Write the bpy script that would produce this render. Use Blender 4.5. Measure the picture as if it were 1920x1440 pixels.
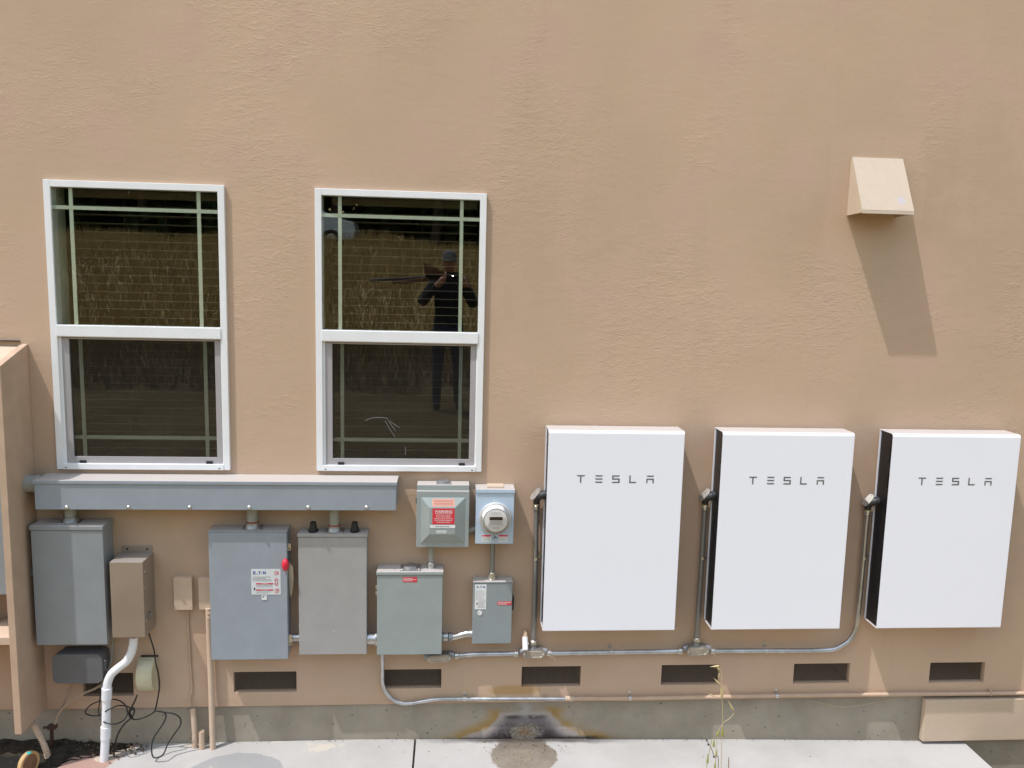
import bpy, bmesh, math, random
import numpy as np
from mathutils import Vector, Matrix
random.seed(7); rng = np.random.default_rng(11)
for o in list(bpy.data.objects): bpy.data.objects.remove(o)
SC = bpy.context.scene; COL = SC.collection

# ------------------------------------------------------------------ camera
F_PX = 1514.8; CAM = Vector((-0.2857, -4.4550, 2.5355))
FW = Vector((0.0746, 0.9886, -0.1305)).normalized()
_r = FW.cross(Vector((0, 0, 1))).normalized(); _u = _r.cross(FW); _c, _s = math.cos(.0246), math.sin(.0246)
RT = _c*_r + _s*_u; UPV = -_s*_r + _c*_u
cd = bpy.data.cameras.new('camera'); co = bpy.data.objects.new('camera', cd); COL.objects.link(co)
cd.sensor_fit = 'HORIZONTAL'; cd.sensor_width = 36; cd.lens = F_PX/1920*36; cd.clip_start = .004; cd.clip_end = 2000
co.matrix_world = Matrix(((RT.x, UPV.x, -FW.x, CAM.x), (RT.y, UPV.y, -FW.y, CAM.y), (RT.z, UPV.z, -FW.z, CAM.z), (0, 0, 0, 1)))
SC.camera = co

# ------------------------------------------------------------------ sky, sun, exposure
SUN_FROM = Vector((-1.80, -1.0, 4.50)).normalized()
W = bpy.data.worlds.new('World'); SC.world = W; W.use_nodes = True
wn = W.node_tree.nodes; wl = W.node_tree.links
for n in list(wn): wn.remove(n)
sky = wn.new('ShaderNodeTexSky'); sky.sky_type = 'NISHITA'; sky.sun_disc = False
sky.sun_elevation = math.asin(SUN_FROM.z); sky.sun_rotation = math.atan2(SUN_FROM.x, SUN_FROM.y)
sky.air_density = 2.2; sky.dust_density = 2.0; sky.ozone_density = .6; sky.altitude = 50
bg = wn.new('ShaderNodeBackground'); bg.inputs[1].default_value = .15
wo = wn.new('ShaderNodeOutputWorld'); wl.new(sky.outputs[0], bg.inputs[0]); wl.new(bg.outputs[0], wo.inputs[0])
sl = bpy.data.lights.new('sun', 'SUN'); sl.energy = 2.3; sl.angle = math.radians(.55); sl.color = (1.0, .985, .97)
so = bpy.data.objects.new('sun', sl); COL.objects.link(so); so.location = (-8, -6, 18)
so.rotation_euler = (-SUN_FROM).to_track_quat('-Z', 'Y').to_euler()
vs = SC.view_settings; SC.display_settings.display_device = 'sRGB'
vs.view_transform = 'Standard'; vs.look = 'None'; vs.gamma = 1; vs.use_curve_mapping = False; vs.exposure = 0.69

# ------------------------------------------------------------------ helpers
def ray(px, py): return FW + RT*((px-960)/F_PX) + UPV*((720-py)/F_PX)
def U(px, py, y=0.0):
    d = ray(px, py); return CAM + d*((y-CAM.y)/d.y)
def UZ(px, py, z):
    d = ray(px, py); return CAM + d*((z-CAM.z)/d.z)
def PR(px0, py0, px1, py1, y):            # pixel rectangle -> x0,x1,z0,z1 in the plane y
    mx, my = (px0+px1)/2, (py0+py1)/2
    return U(px0, my, y).x, U(px1, my, y).x, U(mx, py1, y).z, U(mx, py0, y).z
def quad(TL, TR, BL, BR, y):
    a, b, c, d = U(*TL, y), U(*TR, y), U(*BL, y), U(*BR, y)
    return (a.x+c.x)/2, (b.x+d.x)/2, (c.z+d.z)/2, (a.z+b.z)/2
def lerp(a, b, t): return a+(b-a)*t

class B:
    def __init__(s): s.bm = bmesh.new()
    def box(s, x0, x1, y0, y1, z0, z1, bev=0, seg=2):
        t = bmesh.new()
        v = [t.verts.new(p) for p in ((x0,y0,z0),(x1,y0,z0),(x1,y1,z0),(x0,y1,z0),(x0,y0,z1),(x1,y0,z1),(x1,y1,z1),(x0,y1,z1))]
        for f in ((0,3,2,1),(4,5,6,7),(0,1,5,4),(1,2,6,5),(2,3,7,6),(3,0,4,7)): t.faces.new([v[i] for i in f])
        if bev: bmesh.ops.bevel(t, geom=list(t.edges), offset=bev, segments=seg, affect='EDGES', profile=.5)
        s.join(t); return s
    def join(s, t, M=None):
        m = bpy.data.meshes.new('t'); t.to_mesh(m); t.free()
        if M is not None: m.transform(M)
        s.bm.from_mesh(m); bpy.data.meshes.remove(m); return s
    def ring(s, c, ax, up, r, n): 
        side = ax.cross(up).normalized(); u2 = side.cross(ax).normalized()
        return [s.bm.verts.new(c + (side*math.cos(a)+u2*math.sin(a))*r) for a in (2*math.pi*i/n for i in range(n))]
    def skinrings(s, rings, cap=True, closed=True):
        n = len(rings[0])
        for a, b in zip(rings, rings[1:]):
            for i in range(n if closed else n-1): s.bm.faces.new((a[i], a[(i+1) % n], b[(i+1) % n], b[i]))
        if cap: s.bm.faces.new(list(reversed(rings[0]))); s.bm.faces.new(rings[-1])
        return s
    def turned(s, p0, p1, prof, n=20, cap=True):     # prof: (t along in metres, radius)
        p0, p1 = Vector(p0), Vector(p1); ax = (p1-p0).normalized(); up = Vector((0,0,1)) if abs(ax.z) < .9 else Vector((0,1,0))
        return s.skinrings([s.ring(p0+ax*t, ax, up, max(r, 1e-4), n) for t, r in prof], cap)
    def cyl(s, p0, p1, r, r1=None, n=20):
        L = (Vector(p1)-Vector(p0)).length; return s.turned(p0, p1, ((0, r), (L, r if r1 is None else r1)), n)
    def tube(s, pts, r, n=10, cap=True):
        pts = [Vector(p) for p in pts]; rings = []; up = None
        for i, p in enumerate(pts):
            d = (pts[min(i+1, len(pts)-1)]-pts[max(i-1, 0)]).normalized()
            if up is None: up = Vector((0,1,0)) if abs(d.y) < .9 else Vector((0,0,1))
            up = (up-d*up.dot(d)).normalized()
            rr = r[i] if isinstance(r, (list, tuple)) else r
            rings.append(s.ring(p, d, up, rr, n))
        return s.skinrings(rings, cap)
    def poly(s, pts):
        s.bm.faces.new([s.bm.verts.new(p) for p in pts]); return s
    def prism(s, xz, y0, y1):
        a = [s.bm.verts.new((x, y0, z)) for x, z in xz]; b = [s.bm.verts.new((x, y1, z)) for x, z in xz]; n = len(xz)
        s.bm.faces.new(a); s.bm.faces.new(list(reversed(b)))
        for i in range(n): s.bm.faces.new((a[(i+1) % n], a[i], b[i], b[(i+1) % n]))
        return s
    def ball(s, c, r, sc=(1,1,1), n=12):
        t = bmesh.new(); bmesh.ops.create_uvsphere(t, u_segments=n, v_segments=max(6, n*2//3), radius=r)
        return s.join(t, Matrix.Translation(c) @ Matrix.Diagonal((*sc, 1)))

def wloc(o):
    v = Vector((0,0,0))
    while o is not None: v += Vector(o.location); o = o.parent
    return v
def obj(name, b, m, parent=None, ang=35, label=None):
    me = bpy.data.meshes.new(name)
    if isinstance(b, B):
        bmesh.ops.recalc_face_normals(b.bm, faces=b.bm.faces); b.bm.to_mesh(me); b.bm.free()
    else: me.from_pydata(*b)
    if parent is not None: me.transform(Matrix.Translation(-wloc(parent)))
    if m is not None: me.materials.append(m)
    for p in me.polygons: p.use_smooth = True
    try: me.set_sharp_from_angle(angle=math.radians(ang))
    except Exception: pass
    o = bpy.data.objects.new(name, me); COL.objects.link(o)
    if parent is not None: o.parent = parent
    if isinstance(b, B):
        wm = o.modifiers.new('wn', 'WEIGHTED_NORMAL'); wm.keep_sharp = True; wm.weight = 100
    if label: o['label'] = label
    return o
def tag(o, label, cat, group=None):
    o['label'] = label; o['category'] = cat
    if group: o['group'] = group
    return o
def thing(name, label, cat, loc, group=None):
    o = bpy.data.objects.new(name, None); COL.objects.link(o); o.empty_display_size = .05; o.location = loc
    return tag(o, label, cat, group)
def struct(o, kind='structure'): o['kind'] = kind; return o
def catmull(P, k=8):
    P = [Vector(p) for p in P]; out = []
    for i in range(len(P)-1):
        a, b, c, d = P[max(i-1, 0)], P[i], P[i+1], P[min(i+2, len(P)-1)]
        for j in range(k):
            t = j/k; out.append(.5*((2*b)+(c-a)*t+(2*a-5*b+4*c-d)*t*t+(3*b-a-3*c+d)*t**3))
    return out+[P[-1]]
def pth(P, k=8): return catmull([U(*p) for p in P], k)

# ------------------------------------------------------------------ materials
class NT:
    def __init__(s, name):
        s.m = bpy.data.materials.new(name); s.m.use_nodes = True; s.t = s.m.node_tree
        for n in list(s.t.nodes): s.t.nodes.remove(n)
        s.out = s.n('ShaderNodeOutputMaterial')
    def n(s, ty, **k):
        x = s.t.nodes.new(ty)
        for a, b in k.items(): setattr(x, a, b)
        return x
    def put(s, sock, v):
        if isinstance(v, (int, float)): sock.default_value = v
        elif isinstance(v, tuple): sock.default_value = (*v, 1) if len(v) == 3 and sock.type == 'RGBA' else v
        else: s.t.links.new(v, sock)
    def mth(s, op, a, b=0.0, c=0.0, clamp=False):
        x = s.n('ShaderNodeMath', operation=op, use_clamp=clamp)
        for i, v in enumerate((a, b, c)): s.put(x.inputs[i], v)
        return x.outputs[0]
    def mix(s, f, a, b, blend='MIX'):
        x = s.n('ShaderNodeMix', data_type='RGBA', blend_type=blend)
        s.put(x.inputs[0], f); s.put(x.inputs[6], a); s.put(x.inputs[7], b); return x.outputs[2]
    def pos(s):
        g = s.n('ShaderNodeNewGeometry'); return g.outputs['Position']
    def obc(s): return s.n('ShaderNodeTexCoord').outputs['Object']
    def sep(s, v):
        x = s.n('ShaderNodeSeparateXYZ'); s.put(x.inputs[0], v); return x.outputs
    def noise(s, v, scale, det=4, rough=.55, dist=0, st=None):
        if st:
            mp = s.n('ShaderNodeMapping'); s.put(mp.inputs[0], v); mp.inputs['Scale'].default_value = st; v = mp.outputs[0]
        x = s.n('ShaderNodeTexNoise'); s.put(x.inputs['Vector'], v); x.inputs['Scale'].default_value = scale
        x.inputs['Detail'].default_value = det; x.inputs['Roughness'].default_value = rough; x.inputs['Distortion'].default_value = dist
        return x.outputs[0]
    def ramp(s, f, stops):
        x = s.n('ShaderNodeValToRGB'); s.put(x.inputs[0], f); e = x.color_ramp.elements
        while len(e) < len(stops): e.new(.5)
        for i, (p, c) in enumerate(stops): e[i].position = p; e[i].color = (*c, 1) if isinstance(c, tuple) else (c, c, c, 1)
        return x.outputs[0]
    def ss(s, v, lo, hi):
        x = s.n('ShaderNodeMapRange', interpolation_type='SMOOTHSTEP'); s.put(x.inputs[0], v); s.put(x.inputs[1], lo); s.put(x.inputs[2], hi); return x.outputs[0]
    def bump(s, h, strength=.3, dist=.01, nrm=None):
        x = s.n('ShaderNodeBump'); x.inputs['Strength'].default_value = strength; x.inputs['Distance'].default_value = dist
        s.put(x.inputs['Height'], h)
        if nrm is not None: s.put(x.inputs['Normal'], nrm)
        return x.outputs[0]
    def pbr(s, col, rough=.6, metal=0.0, nrm=None, spec=.5, **k):
        x = s.n('ShaderNodeBsdfPrincipled'); s.put(x.inputs['Base Color'], col); s.put(x.inputs['Roughness'], rough); s.put(x.inputs['Metallic'], metal)
        s.put(x.inputs['Specular IOR Level'], spec)
        if nrm is not None: s.put(x.inputs['Normal'], nrm)
        for a, b in k.items(): s.put(x.inputs[a.replace('_', ' ')], b)
        s.t.links.new(x.outputs[0], s.out.inputs[0]); return s.m
def sc3(c, k): return tuple(min(1, v*k) for v in c)

def paint(name, c, rough=.45, var=.06, bump=.05, scale=9, metal=0.0, dirt=.12, spec=.4, dust=0.0, specks=.35):
    t = NT(name); p = t.pos(); n1 = t.noise(p, scale, 5); n2 = t.noise(p, 3.1, 3, st=(1.6, 1, .35)); n3 = t.noise(p, 160, 2)
    f = t.ss(n1, .3, .75); col = t.mix(f, sc3(c, 1-var), sc3(c, 1+var))
    d = t.mth('MULTIPLY', t.ss(n2, .5, .8), dirt); col = t.mix(d, col, (c[0]*.7+.05, c[1]*.66+.04, c[2]*.6+.03))
    sp = t.ss(t.noise(p, 70, 3), .71, .76); col = t.mix(t.mth('MULTIPLY', sp, specks), col, (.45, .38, .3))
    if dust:
        nz = t.sep(t.n('ShaderNodeNewGeometry').outputs['Normal'])[2]; du = t.mth('MULTIPLY', t.ss(nz, .7, .97), t.mth('MULTIPLY_ADD', t.noise(p, 5, 4), .35, dust-.17)); col = t.mix(du, col, (.46, .415, .39))
    st_ = t.ss(t.noise(p, 6, 4, .6, .2, st=(4.5, 4.5, .28)), .56, .80); col = t.mix(t.mth('MULTIPLY', st_, dirt*.9), col, sc3(c, 1.25))
    r = t.mth('MULTIPLY_ADD', n1, .22, rough-.1)
    return t.pbr(col, r, metal, t.bump(n3, bump, .002), spec)
def plain(name, c, rough=.5, metal=0.0, spec=.5): 
    t = NT(name); n = t.noise(t.pos(), 35, 3); return t.pbr(t.mix(n, sc3(c, .9), sc3(c, 1.1)), rough, metal, None, spec)
def galv(name, c=(.55, .56, .58), rough=.33):
    t = NT(name); p = t.pos(); n = t.noise(p, 45, 4); n2 = t.noise(p, 14, 3)
    return t.pbr(t.mix(t.ss(n2, .3, .7), sc3(c, .8), sc3(c, 1.1)), t.mth('MULTIPLY_ADD', n, .3, rough-.1), .9, t.bump(n, .08, .001))

STUCCO = (.512, .365, .260)
def stucco_mat(name, base=STUCCO, strong=1.0):
    t = NT(name); p = t.pos()
    big = t.noise(p, .55, 3, .5); mid = t.noise(p, 2.3, 4, .6); trow = t.noise(p, 7, 6, .62, .5, st=(1, 1, 1.9))
    fine = t.noise(p, 120, 3, .6); pat = t.noise(p, 1.15, 2, .5, .6); dabs = t.noise(p, 22, 5, .7, 1.2, st=(.8, 1, 1.7))
    col = t.mix(t.ss(big, .32, .68), sc3(base, .91), sc3(base, 1.05))
    pink = t.mix(t.ss(mid, .42, .7), col, (base[0]*1.0, base[1]*.975, base[2]*1.03)); col = pink
    col = t.mix(t.mth('MULTIPLY', t.ss(t.noise(p, .9, 4, .6, .4, st=(1.4, 1, .55)), .52, .75), .13), col, (base[0]*.80, base[1]*.80, base[2]*.80))
    pitn = t.noise(p, 9.5, 4, .75, 1.5); pit = t.ss(pitn, .735, .765)
    col = t.mix(t.mth('MULTIPLY', pit, .35), col, sc3(base, .5))
    mask = t.mth('MULTIPLY_ADD', t.ss(pat, .47, .66), .85, .15)
    h = t.mth('MULTIPLY', t.mth('MULTIPLY', t.ss(dabs, .42, .80), mask), .24)
    h = t.mth('ADD', h, t.mth('MULTIPLY', t.mth('MULTIPLY', trow, .40), t.mth('MULTIPLY_ADD', mask, .5, .5))); h = t.mth('ADD', h, t.mth('MULTIPLY', fine, .045)); h = t.mth('SUBTRACT', h, t.mth('MULTIPLY', pit, .12))
    X, Y, Z = t.sep(p)
    hx = t.mth('ABSOLUTE', t.mth('SUBTRACT', X, 2.06)); hz_ = t.mth('ABSOLUTE', t.mth('SUBTRACT', Z, 3.02)); wob_ = t.mth('MULTIPLY_ADD', mid, .22, -.11)
    halo = t.mth('MULTIPLY', t.ss(t.mth('ADD', hx, wob_), .285, .25), t.ss(t.mth('ADD', hz_, wob_), .39, .33)); col = t.mix(t.mth('MULTIPLY', halo, .35), col, (base[0]*1.06, base[1]*1.04, base[2]*1.07))
    os_ = t.mth('ADD', t.mth('ADD', t.mth('POWER', t.mth('DIVIDE', t.mth('SUBTRACT', X, .10), .16), 2.0), t.mth('POWER', t.mth('DIVIDE', t.mth('SUBTRACT', Z, .135), .035), 2.0)), t.mth('MULTIPLY_ADD', trow, 1.6, -.8)); col = t.mix(t.mth('MULTIPLY', t.ss(os_, 1.3, .2), .6), col, (.40, .22, .055))
    strk = t.noise(p, 3.0, 4, .6, .3, st=(2.6, 1, .22)); col = t.mix(t.mth('MULTIPLY', t.ss(strk, .55, .8), .16), col, sc3(base, .72))
    low = t.mth('MULTIPLY', t.ss(t.mth('ADD', Z, t.mth('MULTIPLY_ADD', trow, .05, -.025)), .13, .07), .22); col = t.mix(low, col, (base[0]*.78, base[1]*.70, base[2]*.66))
    nb = t.bump(h, .55*strong, .010)
    return t.pbr(col, .85, 0, nb, .2)
M = {}
M['stucco'] = stucco_mat('stucco_paint')
M['stucco_trim'] = stucco_mat('stucco_skirt', (.53, .42, .315), .5)
M['tanpaint'] = paint('tan_paint', (.49, .345, .25), .7, .05, .12, dirt=.2, spec=.2)
M['tanlight'] = paint('tan_paint_light', (.54, .405, .305), .65, .06, .1, dirt=.2, spec=.2)
M['tanply'] = paint('tan_plywood', (.47, .335, .245), .75, .06, .25, dirt=.3, spec=.15)
M['hood'] = paint('hood_paint', (.52, .415, .32), .55, .03, .05, dirt=.05, spec=.3)
M['gray1'] = paint('enamel_grey_green', (.252, .268, .285), .42, .04, dust=.98)
M['gray2'] = paint('enamel_grey_blue', (.278, .308, .352), .42, .04, dust=.98)
M['gray3'] = paint('enamel_grey_warm', (.335, .325, .325), .45, .04, dust=.98)
M['gray4'] = paint('enamel_grey_sage', (.29, .325, .325), .42, .04, dust=.98)
M['gray5'] = paint('enamel_pale_blue', (.43, .52, .63), .42, .04, dust=.98)
M['gray6'] = paint('enamel_grey', (.25, .28, .295), .42, .04, dust=.98)
M['bronze'] = paint('bronze_metal', (.33, .265, .215), .36, .08, .08, 4, .35, .15, dust=.5)
M['pvcgray'] = paint('grey_pvc', (.30, .30, .27), .5, .06)
M['plgray'] = paint('dark_grey_plastic', (.115, .115, .122), .55, .08, .1, dirt=.25)
M['cream'] = paint('cream_plastic', (.52, .48, .34), .4, .07, .08, dirt=.3)
M['white'] = paint('white_vinyl', (.76, .76, .78), .35, .02, .03, dirt=.06)
M['pvc'] = paint('white_pvc', (.74, .74, .77), .35, .03, .03, dirt=.12)
M['screenframe'] = paint('grey_screen_frame', (.36, .335, .345), .45, .03)
M['muntin'] = plain('muntin_pale_green', (.66, .68, .60), .5)
M['black'] = plain('black_plastic', (.012, .012, .013), .42)
M['rubber'] = plain('black_rubber', (.010, .010, .010), .5)
M['pwcore'] = plain('black_core', (.006, .006, .008), .35)
t = NT('gloss_white_coat'); p = t.pos(); nz = t.sep(t.n('ShaderNodeNewGeometry').outputs['Normal'])[2]; n_a = t.noise(p, 1.7, 3); sm = t.ss(t.noise(p, 5, 5, .7, .8, st=(1, 1, .8)), .66, .80)
c = t.mix(n_a, (.785, .785, .86), (.815, .815, .885)); c = t.mix(t.mth('MULTIPLY', sm, .16), c, (.60, .58, .57)); c = t.mix(t.mth('MULTIPLY', t.ss(nz, .75, .98), .92), c, (.47, .42, .395)); M['pwwhite'] = t.pbr(c, .38, 0, None, .4)
M['logo'] = plain('logo_grey', (.12, .12, .13), .4)
M['galv'] = galv('galvanised_steel'); M['galvdark'] = plain('weathered_steel', (.25, .25, .245), .42, .45); M['zinc'] = galv('zinc_plate', (.66, .65, .62), .25)
M['castal'] = galv('cast_aluminium', (.36, .36, .37), .5); M['castlid'] = galv('cast_cover', (.50, .47, .44), .45)
M['darkcast'] = plain('dark_cast_metal', (.045, .047, .05), .5, .4)
M['red'] = plain('red_print', (.62, .03, .05), .45); M['redh'] = plain('red_plastic', (.62, .02, .05), .3)
M['orange'] = plain('faded_orange_print', (.62, .32, .24), .5); M['labelw'] = plain('label_white', (.72, .72, .73), .4)
M['inkred'] = plain('ink_red', (.55, .03, .09), .5); M['inkblue'] = plain('ink_blue', (.02, .09, .30), .5); M['inkgray'] = plain('ink_grey', (.28, .28, .30), .5); M['inkblack'] = plain('ink_black', (.02, .02, .02), .5)
M['labelsil'] = plain('label_silver', (.60, .62, .64), .35)
M['lcd'] = plain('lcd_dark', (.035, .028, .02), .2); M['meterw'] = plain('meter_face', (.78, .75, .74), .4)
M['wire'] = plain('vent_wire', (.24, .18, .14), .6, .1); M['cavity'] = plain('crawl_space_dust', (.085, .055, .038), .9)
M['rust'] = plain('rusty_clamp', (.055, .026, .018), .85); M['cablebeige'] = paint('beige_cable', (.36, .27, .19), .6)
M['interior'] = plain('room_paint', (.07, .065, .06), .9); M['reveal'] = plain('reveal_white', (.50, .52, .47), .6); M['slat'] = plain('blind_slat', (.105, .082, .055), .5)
M['straw'] = plain('dry_oat_straw', (.48, .38, .20), .7); M['oatgreen'] = plain('oat_green', (.30, .30, .06), .7)
M['wood'] = paint('pale_wood', (.46, .30, .14), .6, .15, .2, 20); M['darkwood'] = paint('brown_wood', (.20, .11, .06), .6, .2, .2, 20); M['teal'] = plain('teal_paint', (.03, .36, .33), .5)

# glass: thin tinted double pane that mirrors what stands in front of it
t = NT('window_glass'); lw_ = t.n('ShaderNodeLayerWeight'); lw_.inputs[0].default_value = .5; fr = t.mth('MULTIPLY_ADD', t.mth('POWER', lw_.outputs['Facing'], 5.0), .8, .16)
wob = t.bump(t.noise(t.pos(), 2.2, 1), .05, .012)
tr = t.n('ShaderNodeBsdfTransparent'); tr.inputs[0].default_value = (.80, .84, .78, 1); gl = t.n('ShaderNodeBsdfGlossy'); gl.inputs['Roughness'].default_value = 0.0; gl.inputs[0].default_value = (1, 1, .97, 1)
t.put(gl.inputs['Normal'], wob)
mx = t.n('ShaderNodeMixShader'); t.put(mx.inputs[0], fr); t.put(mx.inputs[1], tr.outputs[0]); t.put(mx.inputs[2], gl.outputs[0]); t.put(t.out.inputs[0], mx.outputs[0]); M['glass'] = t.m
t = NT('insect_screen'); d = t.n('ShaderNodeBsdfDiffuse'); d.inputs[0].default_value = (.022, .020, .020, 1); tr = t.n('ShaderNodeBsdfTransparent')
mx = t.n('ShaderNodeMixShader'); t.put(mx.inputs[0], t.mth('MULTIPLY_ADD', t.noise(t.pos(), 3, 3), .10, .42)); t.put(mx.inputs[1], tr.outputs[0]); t.put(mx.inputs[2], d.outputs[0]); t.put(t.out.inputs[0], mx.outputs[0]); M['screen'] = t.m
t = NT('meter_glass'); tr = t.n('ShaderNodeBsdfTransparent'); gl = t.n('ShaderNodeBsdfGlossy'); gl.inputs['Roughness'].default_value = .04; fr = t.n('ShaderNodeFresnel'); fr.inputs[0].default_value = 1.25
mx = t.n('ShaderNodeMixShader'); t.put(mx.inputs[0], fr.outputs[0]); t.put(mx.inputs[1], tr.outputs[0]); t.put(mx.inputs[2], gl.outputs[0]); t.put(t.out.inputs[0], mx.outputs[0]); M['meterglass'] = t.m

# concrete footing with the mineral stain under the drain
t = NT('footing_concrete'); p = t.pos(); X, Y, Z = t.sep(p)
n1 = t.noise(p, 3.5, 5, .6); n2 = t.noise(p, 26, 4, .6); n3 = t.noise(p, 9, 4, .6, .6); dots = t.ss(t.noise(p, 62, 2, .6), .70, .74)
base = t.mix(t.ss(n1, .3, .7), (.255, .215, .165), (.350, .300, .238)); base = t.mix(t.mth('MULTIPLY', n2, .5), base, (.30, .265, .225))
base = t.mix(t.mth('MULTIPLY', t.ss(n3, .55, .7), .35), base, (.30, .28, .24))
base = t.mix(t.mth('MULTIPLY', dots, .7), base, (.36, .34, .31)); base = t.mix(t.mth('MULTIPLY', t.ss(t.noise(p, 48, 2), .70, .74), .8), base, (.06, .055, .045))
xc = U(985, 1350).x
dx = t.mth('ABSOLUTE', t.mth('SUBTRACT', X, xc)); dn = t.mth('SUBTRACT', .055, Z)     # metres below the stucco edge
q_ = t.mth('DIVIDE', t.mth('MAXIMUM', t.mth('SUBTRACT', dn, .07), 0.0), .165); hw = t.mth('MULTIPLY_ADD', t.mth('POWER', q_, 1.7), .23, .155)
s_ = t.mth('ADD', t.mth('DIVIDE', dx, hw), t.mth('MULTIPLY_ADD', t.noise(p, 8, 6, .65), .6, -.3)); big_ = t.noise(p, 5, 3)
org = t.mth('MULTIPLY', t.mth('MULTIPLY', t.ss(s_, 1.75, 1.05), t.ss(s_, .55, .95)), t.mth('MULTIPLY', t.ss(dn, .015, .06), t.ss(big_, .3, .55)))
base = t.mix(t.mth('MULTIPLY', org, .9), base, t.mix(n2, (.27, .155, .035), (.36, .23, .075)))
whi = t.mth('MULTIPLY', t.ss(s_, 1.12, .90), t.ss(t.mth('ADD', dn, t.mth('MULTIPLY_ADD', n3, .05, -.025)), .05, .085)); base = t.mix(t.mth('MULTIPLY', whi, .9), base, (.37, .325, .31))
gra = t.mth('MULTIPLY', t.ss(s_, .98, .45), t.ss(t.mth('ADD', dn, t.mth('MULTIPLY_ADD', n3, .05, -.025)), .075, .105)); base = t.mix(t.mth('MULTIPLY', gra, .95), base, t.mix(n2, (.10, .082, .088), (.21, .185, .195)))
drk = t.mth('MULTIPLY', t.mth('MULTIPLY', t.ss(s_, .92, .30), t.ss(dn, .12, .225)), t.ss(n3, .25, .5)); base = t.mix(drk, base, (.035, .026, .027))
tl = t.mth('MULTIPLY', t.mth('MULTIPLY', t.ss(t.mth('ABSOLUTE', t.mth('SUBTRACT', dn, .100)), .018, .004), t.ss(dx, .15, .08)), t.ss(n2, .35, .6)); base = t.mix(t.mth('MULTIPLY', tl, .8), base, (.05, .04, .042))
fl = t.mth('MULTIPLY', t.ss(t.mth('SUBTRACT', dn, t.mth('MULTIPLY', n3, .02)), .205, .228), t.ss(dx, .55, .36)); base = t.mix(t.mth('MULTIPLY', fl, .92), base, (.025, .018, .016))
rx = t.mth('POWER', t.mth('DIVIDE', dx, .085), 2.0); rz = t.mth('POWER', t.mth('DIVIDE', t.mth('SUBTRACT', dn, .195), .055), 2.0)
rs = t.mth('ADD', t.mth('ADD', rx, rz), t.mth('MULTIPLY_ADD', t.noise(p, 34, 6, .75), 3.6, -1.8)); base = t.mix(t.mth('MULTIPLY', t.ss(rs, 1.5, .7), .75), base, t.mix(t.ss(t.noise(p, 90, 3), .4, .6), (.16, .14, .11), (.28, .255, .21))); base = t.mix(t.mth('MULTIPLY', t.ss(rs, .5, -.3), .85), base, (.20, .085, .022))
st2 = t.mth('MULTIPLY', t.ss(t.mth('ABSOLUTE', t.mth('ADD', t.mth('SUBTRACT', X, xc), t.mth('MULTIPLY_ADD', n2, .10, -.05))), .05, .005), t.ss(dn, .17, .04)); base = t.mix(t.mth('MULTIPLY', st2, .65), base, (.38, .37, .35))
blk = t.mth('MULTIPLY', t.ss(t.noise(p, 75, 4, .7), .60, .66), t.ss(s_, 1.25, .7)); base = t.mix(t.mth('MULTIPLY', t.mth('MULTIPLY', blk, t.ss(dn, .07, .11)), .9), base, (.02, .016, .016))
hgt = t.mth('SUBTRACT', t.mth('ADD', t.mth('MULTIPLY', n1, .5), t.mth('MULTIPLY', n2, .3)), t.mth('MULTIPLY', t.ss(t.noise(p, 48, 2), .70, .74), .4))
M['footing'] = t.pbr(base, .9, 0, t.bump(hgt, .5, .008), .2)

# walkway concrete: pale, with a damp brown patch, spilt cream and pink paint
t = NT('walkway_concrete'); p = t.pos(); X, Y, Z = t.sep(p); n1 = t.noise(p, 2.2, 5, .6); n2 = t.noise(p, 40, 4, .6); n3 = t.noise(p, 7, 5, .6, .5)
c = t.mix(t.ss(n1, .3, .7), (.355, .335, .32), (.425, .405, .39)); c = t.mix(t.mth('MULTIPLY', n2, .25), c, (.37, .345, .325))
ux = t.mth('DIVIDE', t.mth('SUBTRACT', X, .16), .195); uy = t.mth('DIVIDE', t.mth('ADD', Y, .17), .17)
e = t.mth('ADD', t.mth('ADD', t.mth('MULTIPLY', ux, ux), t.mth('MULTIPLY', uy, uy)), t.mth('MULTIPLY_ADD', n3, 1.0, -.5))
c = t.mix(t.mth('MULTIPLY', t.ss(e, 1.05, .9), .92), c, t.mix(t.ss(n3, .3, .7), (.150, .120, .090), (.215, .180, .140)))
nk = t.mth('MULTIPLY', t.ss(t.mth('ADD', t.mth('ABSOLUTE', t.mth('SUBTRACT', X, .16)), t.mth('MULTIPLY_ADD', n3, .08, -.04)), .15, .12), t.ss(Y, -.12, -.06)); c = t.mix(t.mth('MULTIPLY', nk, .8), c, (.15, .12, .095))
c = t.mix(t.mth('MULTIPLY', t.mth('MULTIPLY', t.ss(e, .30, .0), t.ss(t.noise(p, 60, 3, .7), .55, .68)), .7), c, (.36, .28, .13))
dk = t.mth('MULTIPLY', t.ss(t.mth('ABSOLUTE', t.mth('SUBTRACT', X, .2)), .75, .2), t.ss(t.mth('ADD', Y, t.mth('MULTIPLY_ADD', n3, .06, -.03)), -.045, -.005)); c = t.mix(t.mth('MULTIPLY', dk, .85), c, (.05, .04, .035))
gb = t.mth('ADD', t.mth('ADD', t.mth('POWER', t.mth('DIVIDE', t.mth('ADD', X, 1.43), .26), 2.0), t.mth('POWER', t.mth('DIVIDE', t.mth('ADD', Y, .30), .20), 2.0)), t.mth('MULTIPLY_ADD', n3, .6, -.3)); c = t.mix(t.mth('MULTIPLY', t.ss(gb, 1.05, .95), .55), c, (.19, .195, .205))
pk = t.mth('ADD', t.mth('ADD', X, t.mth('MULTIPLY', Y, -.45)), t.mth('MULTIPLY_ADD', n3, .10, -.05)); c = t.mix(t.mth('MULTIPLY', t.ss(pk, -2.03, -2.06), .85), c, t.mix(n2, (.30, .16, .12), (.40, .24, .18)))
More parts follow.
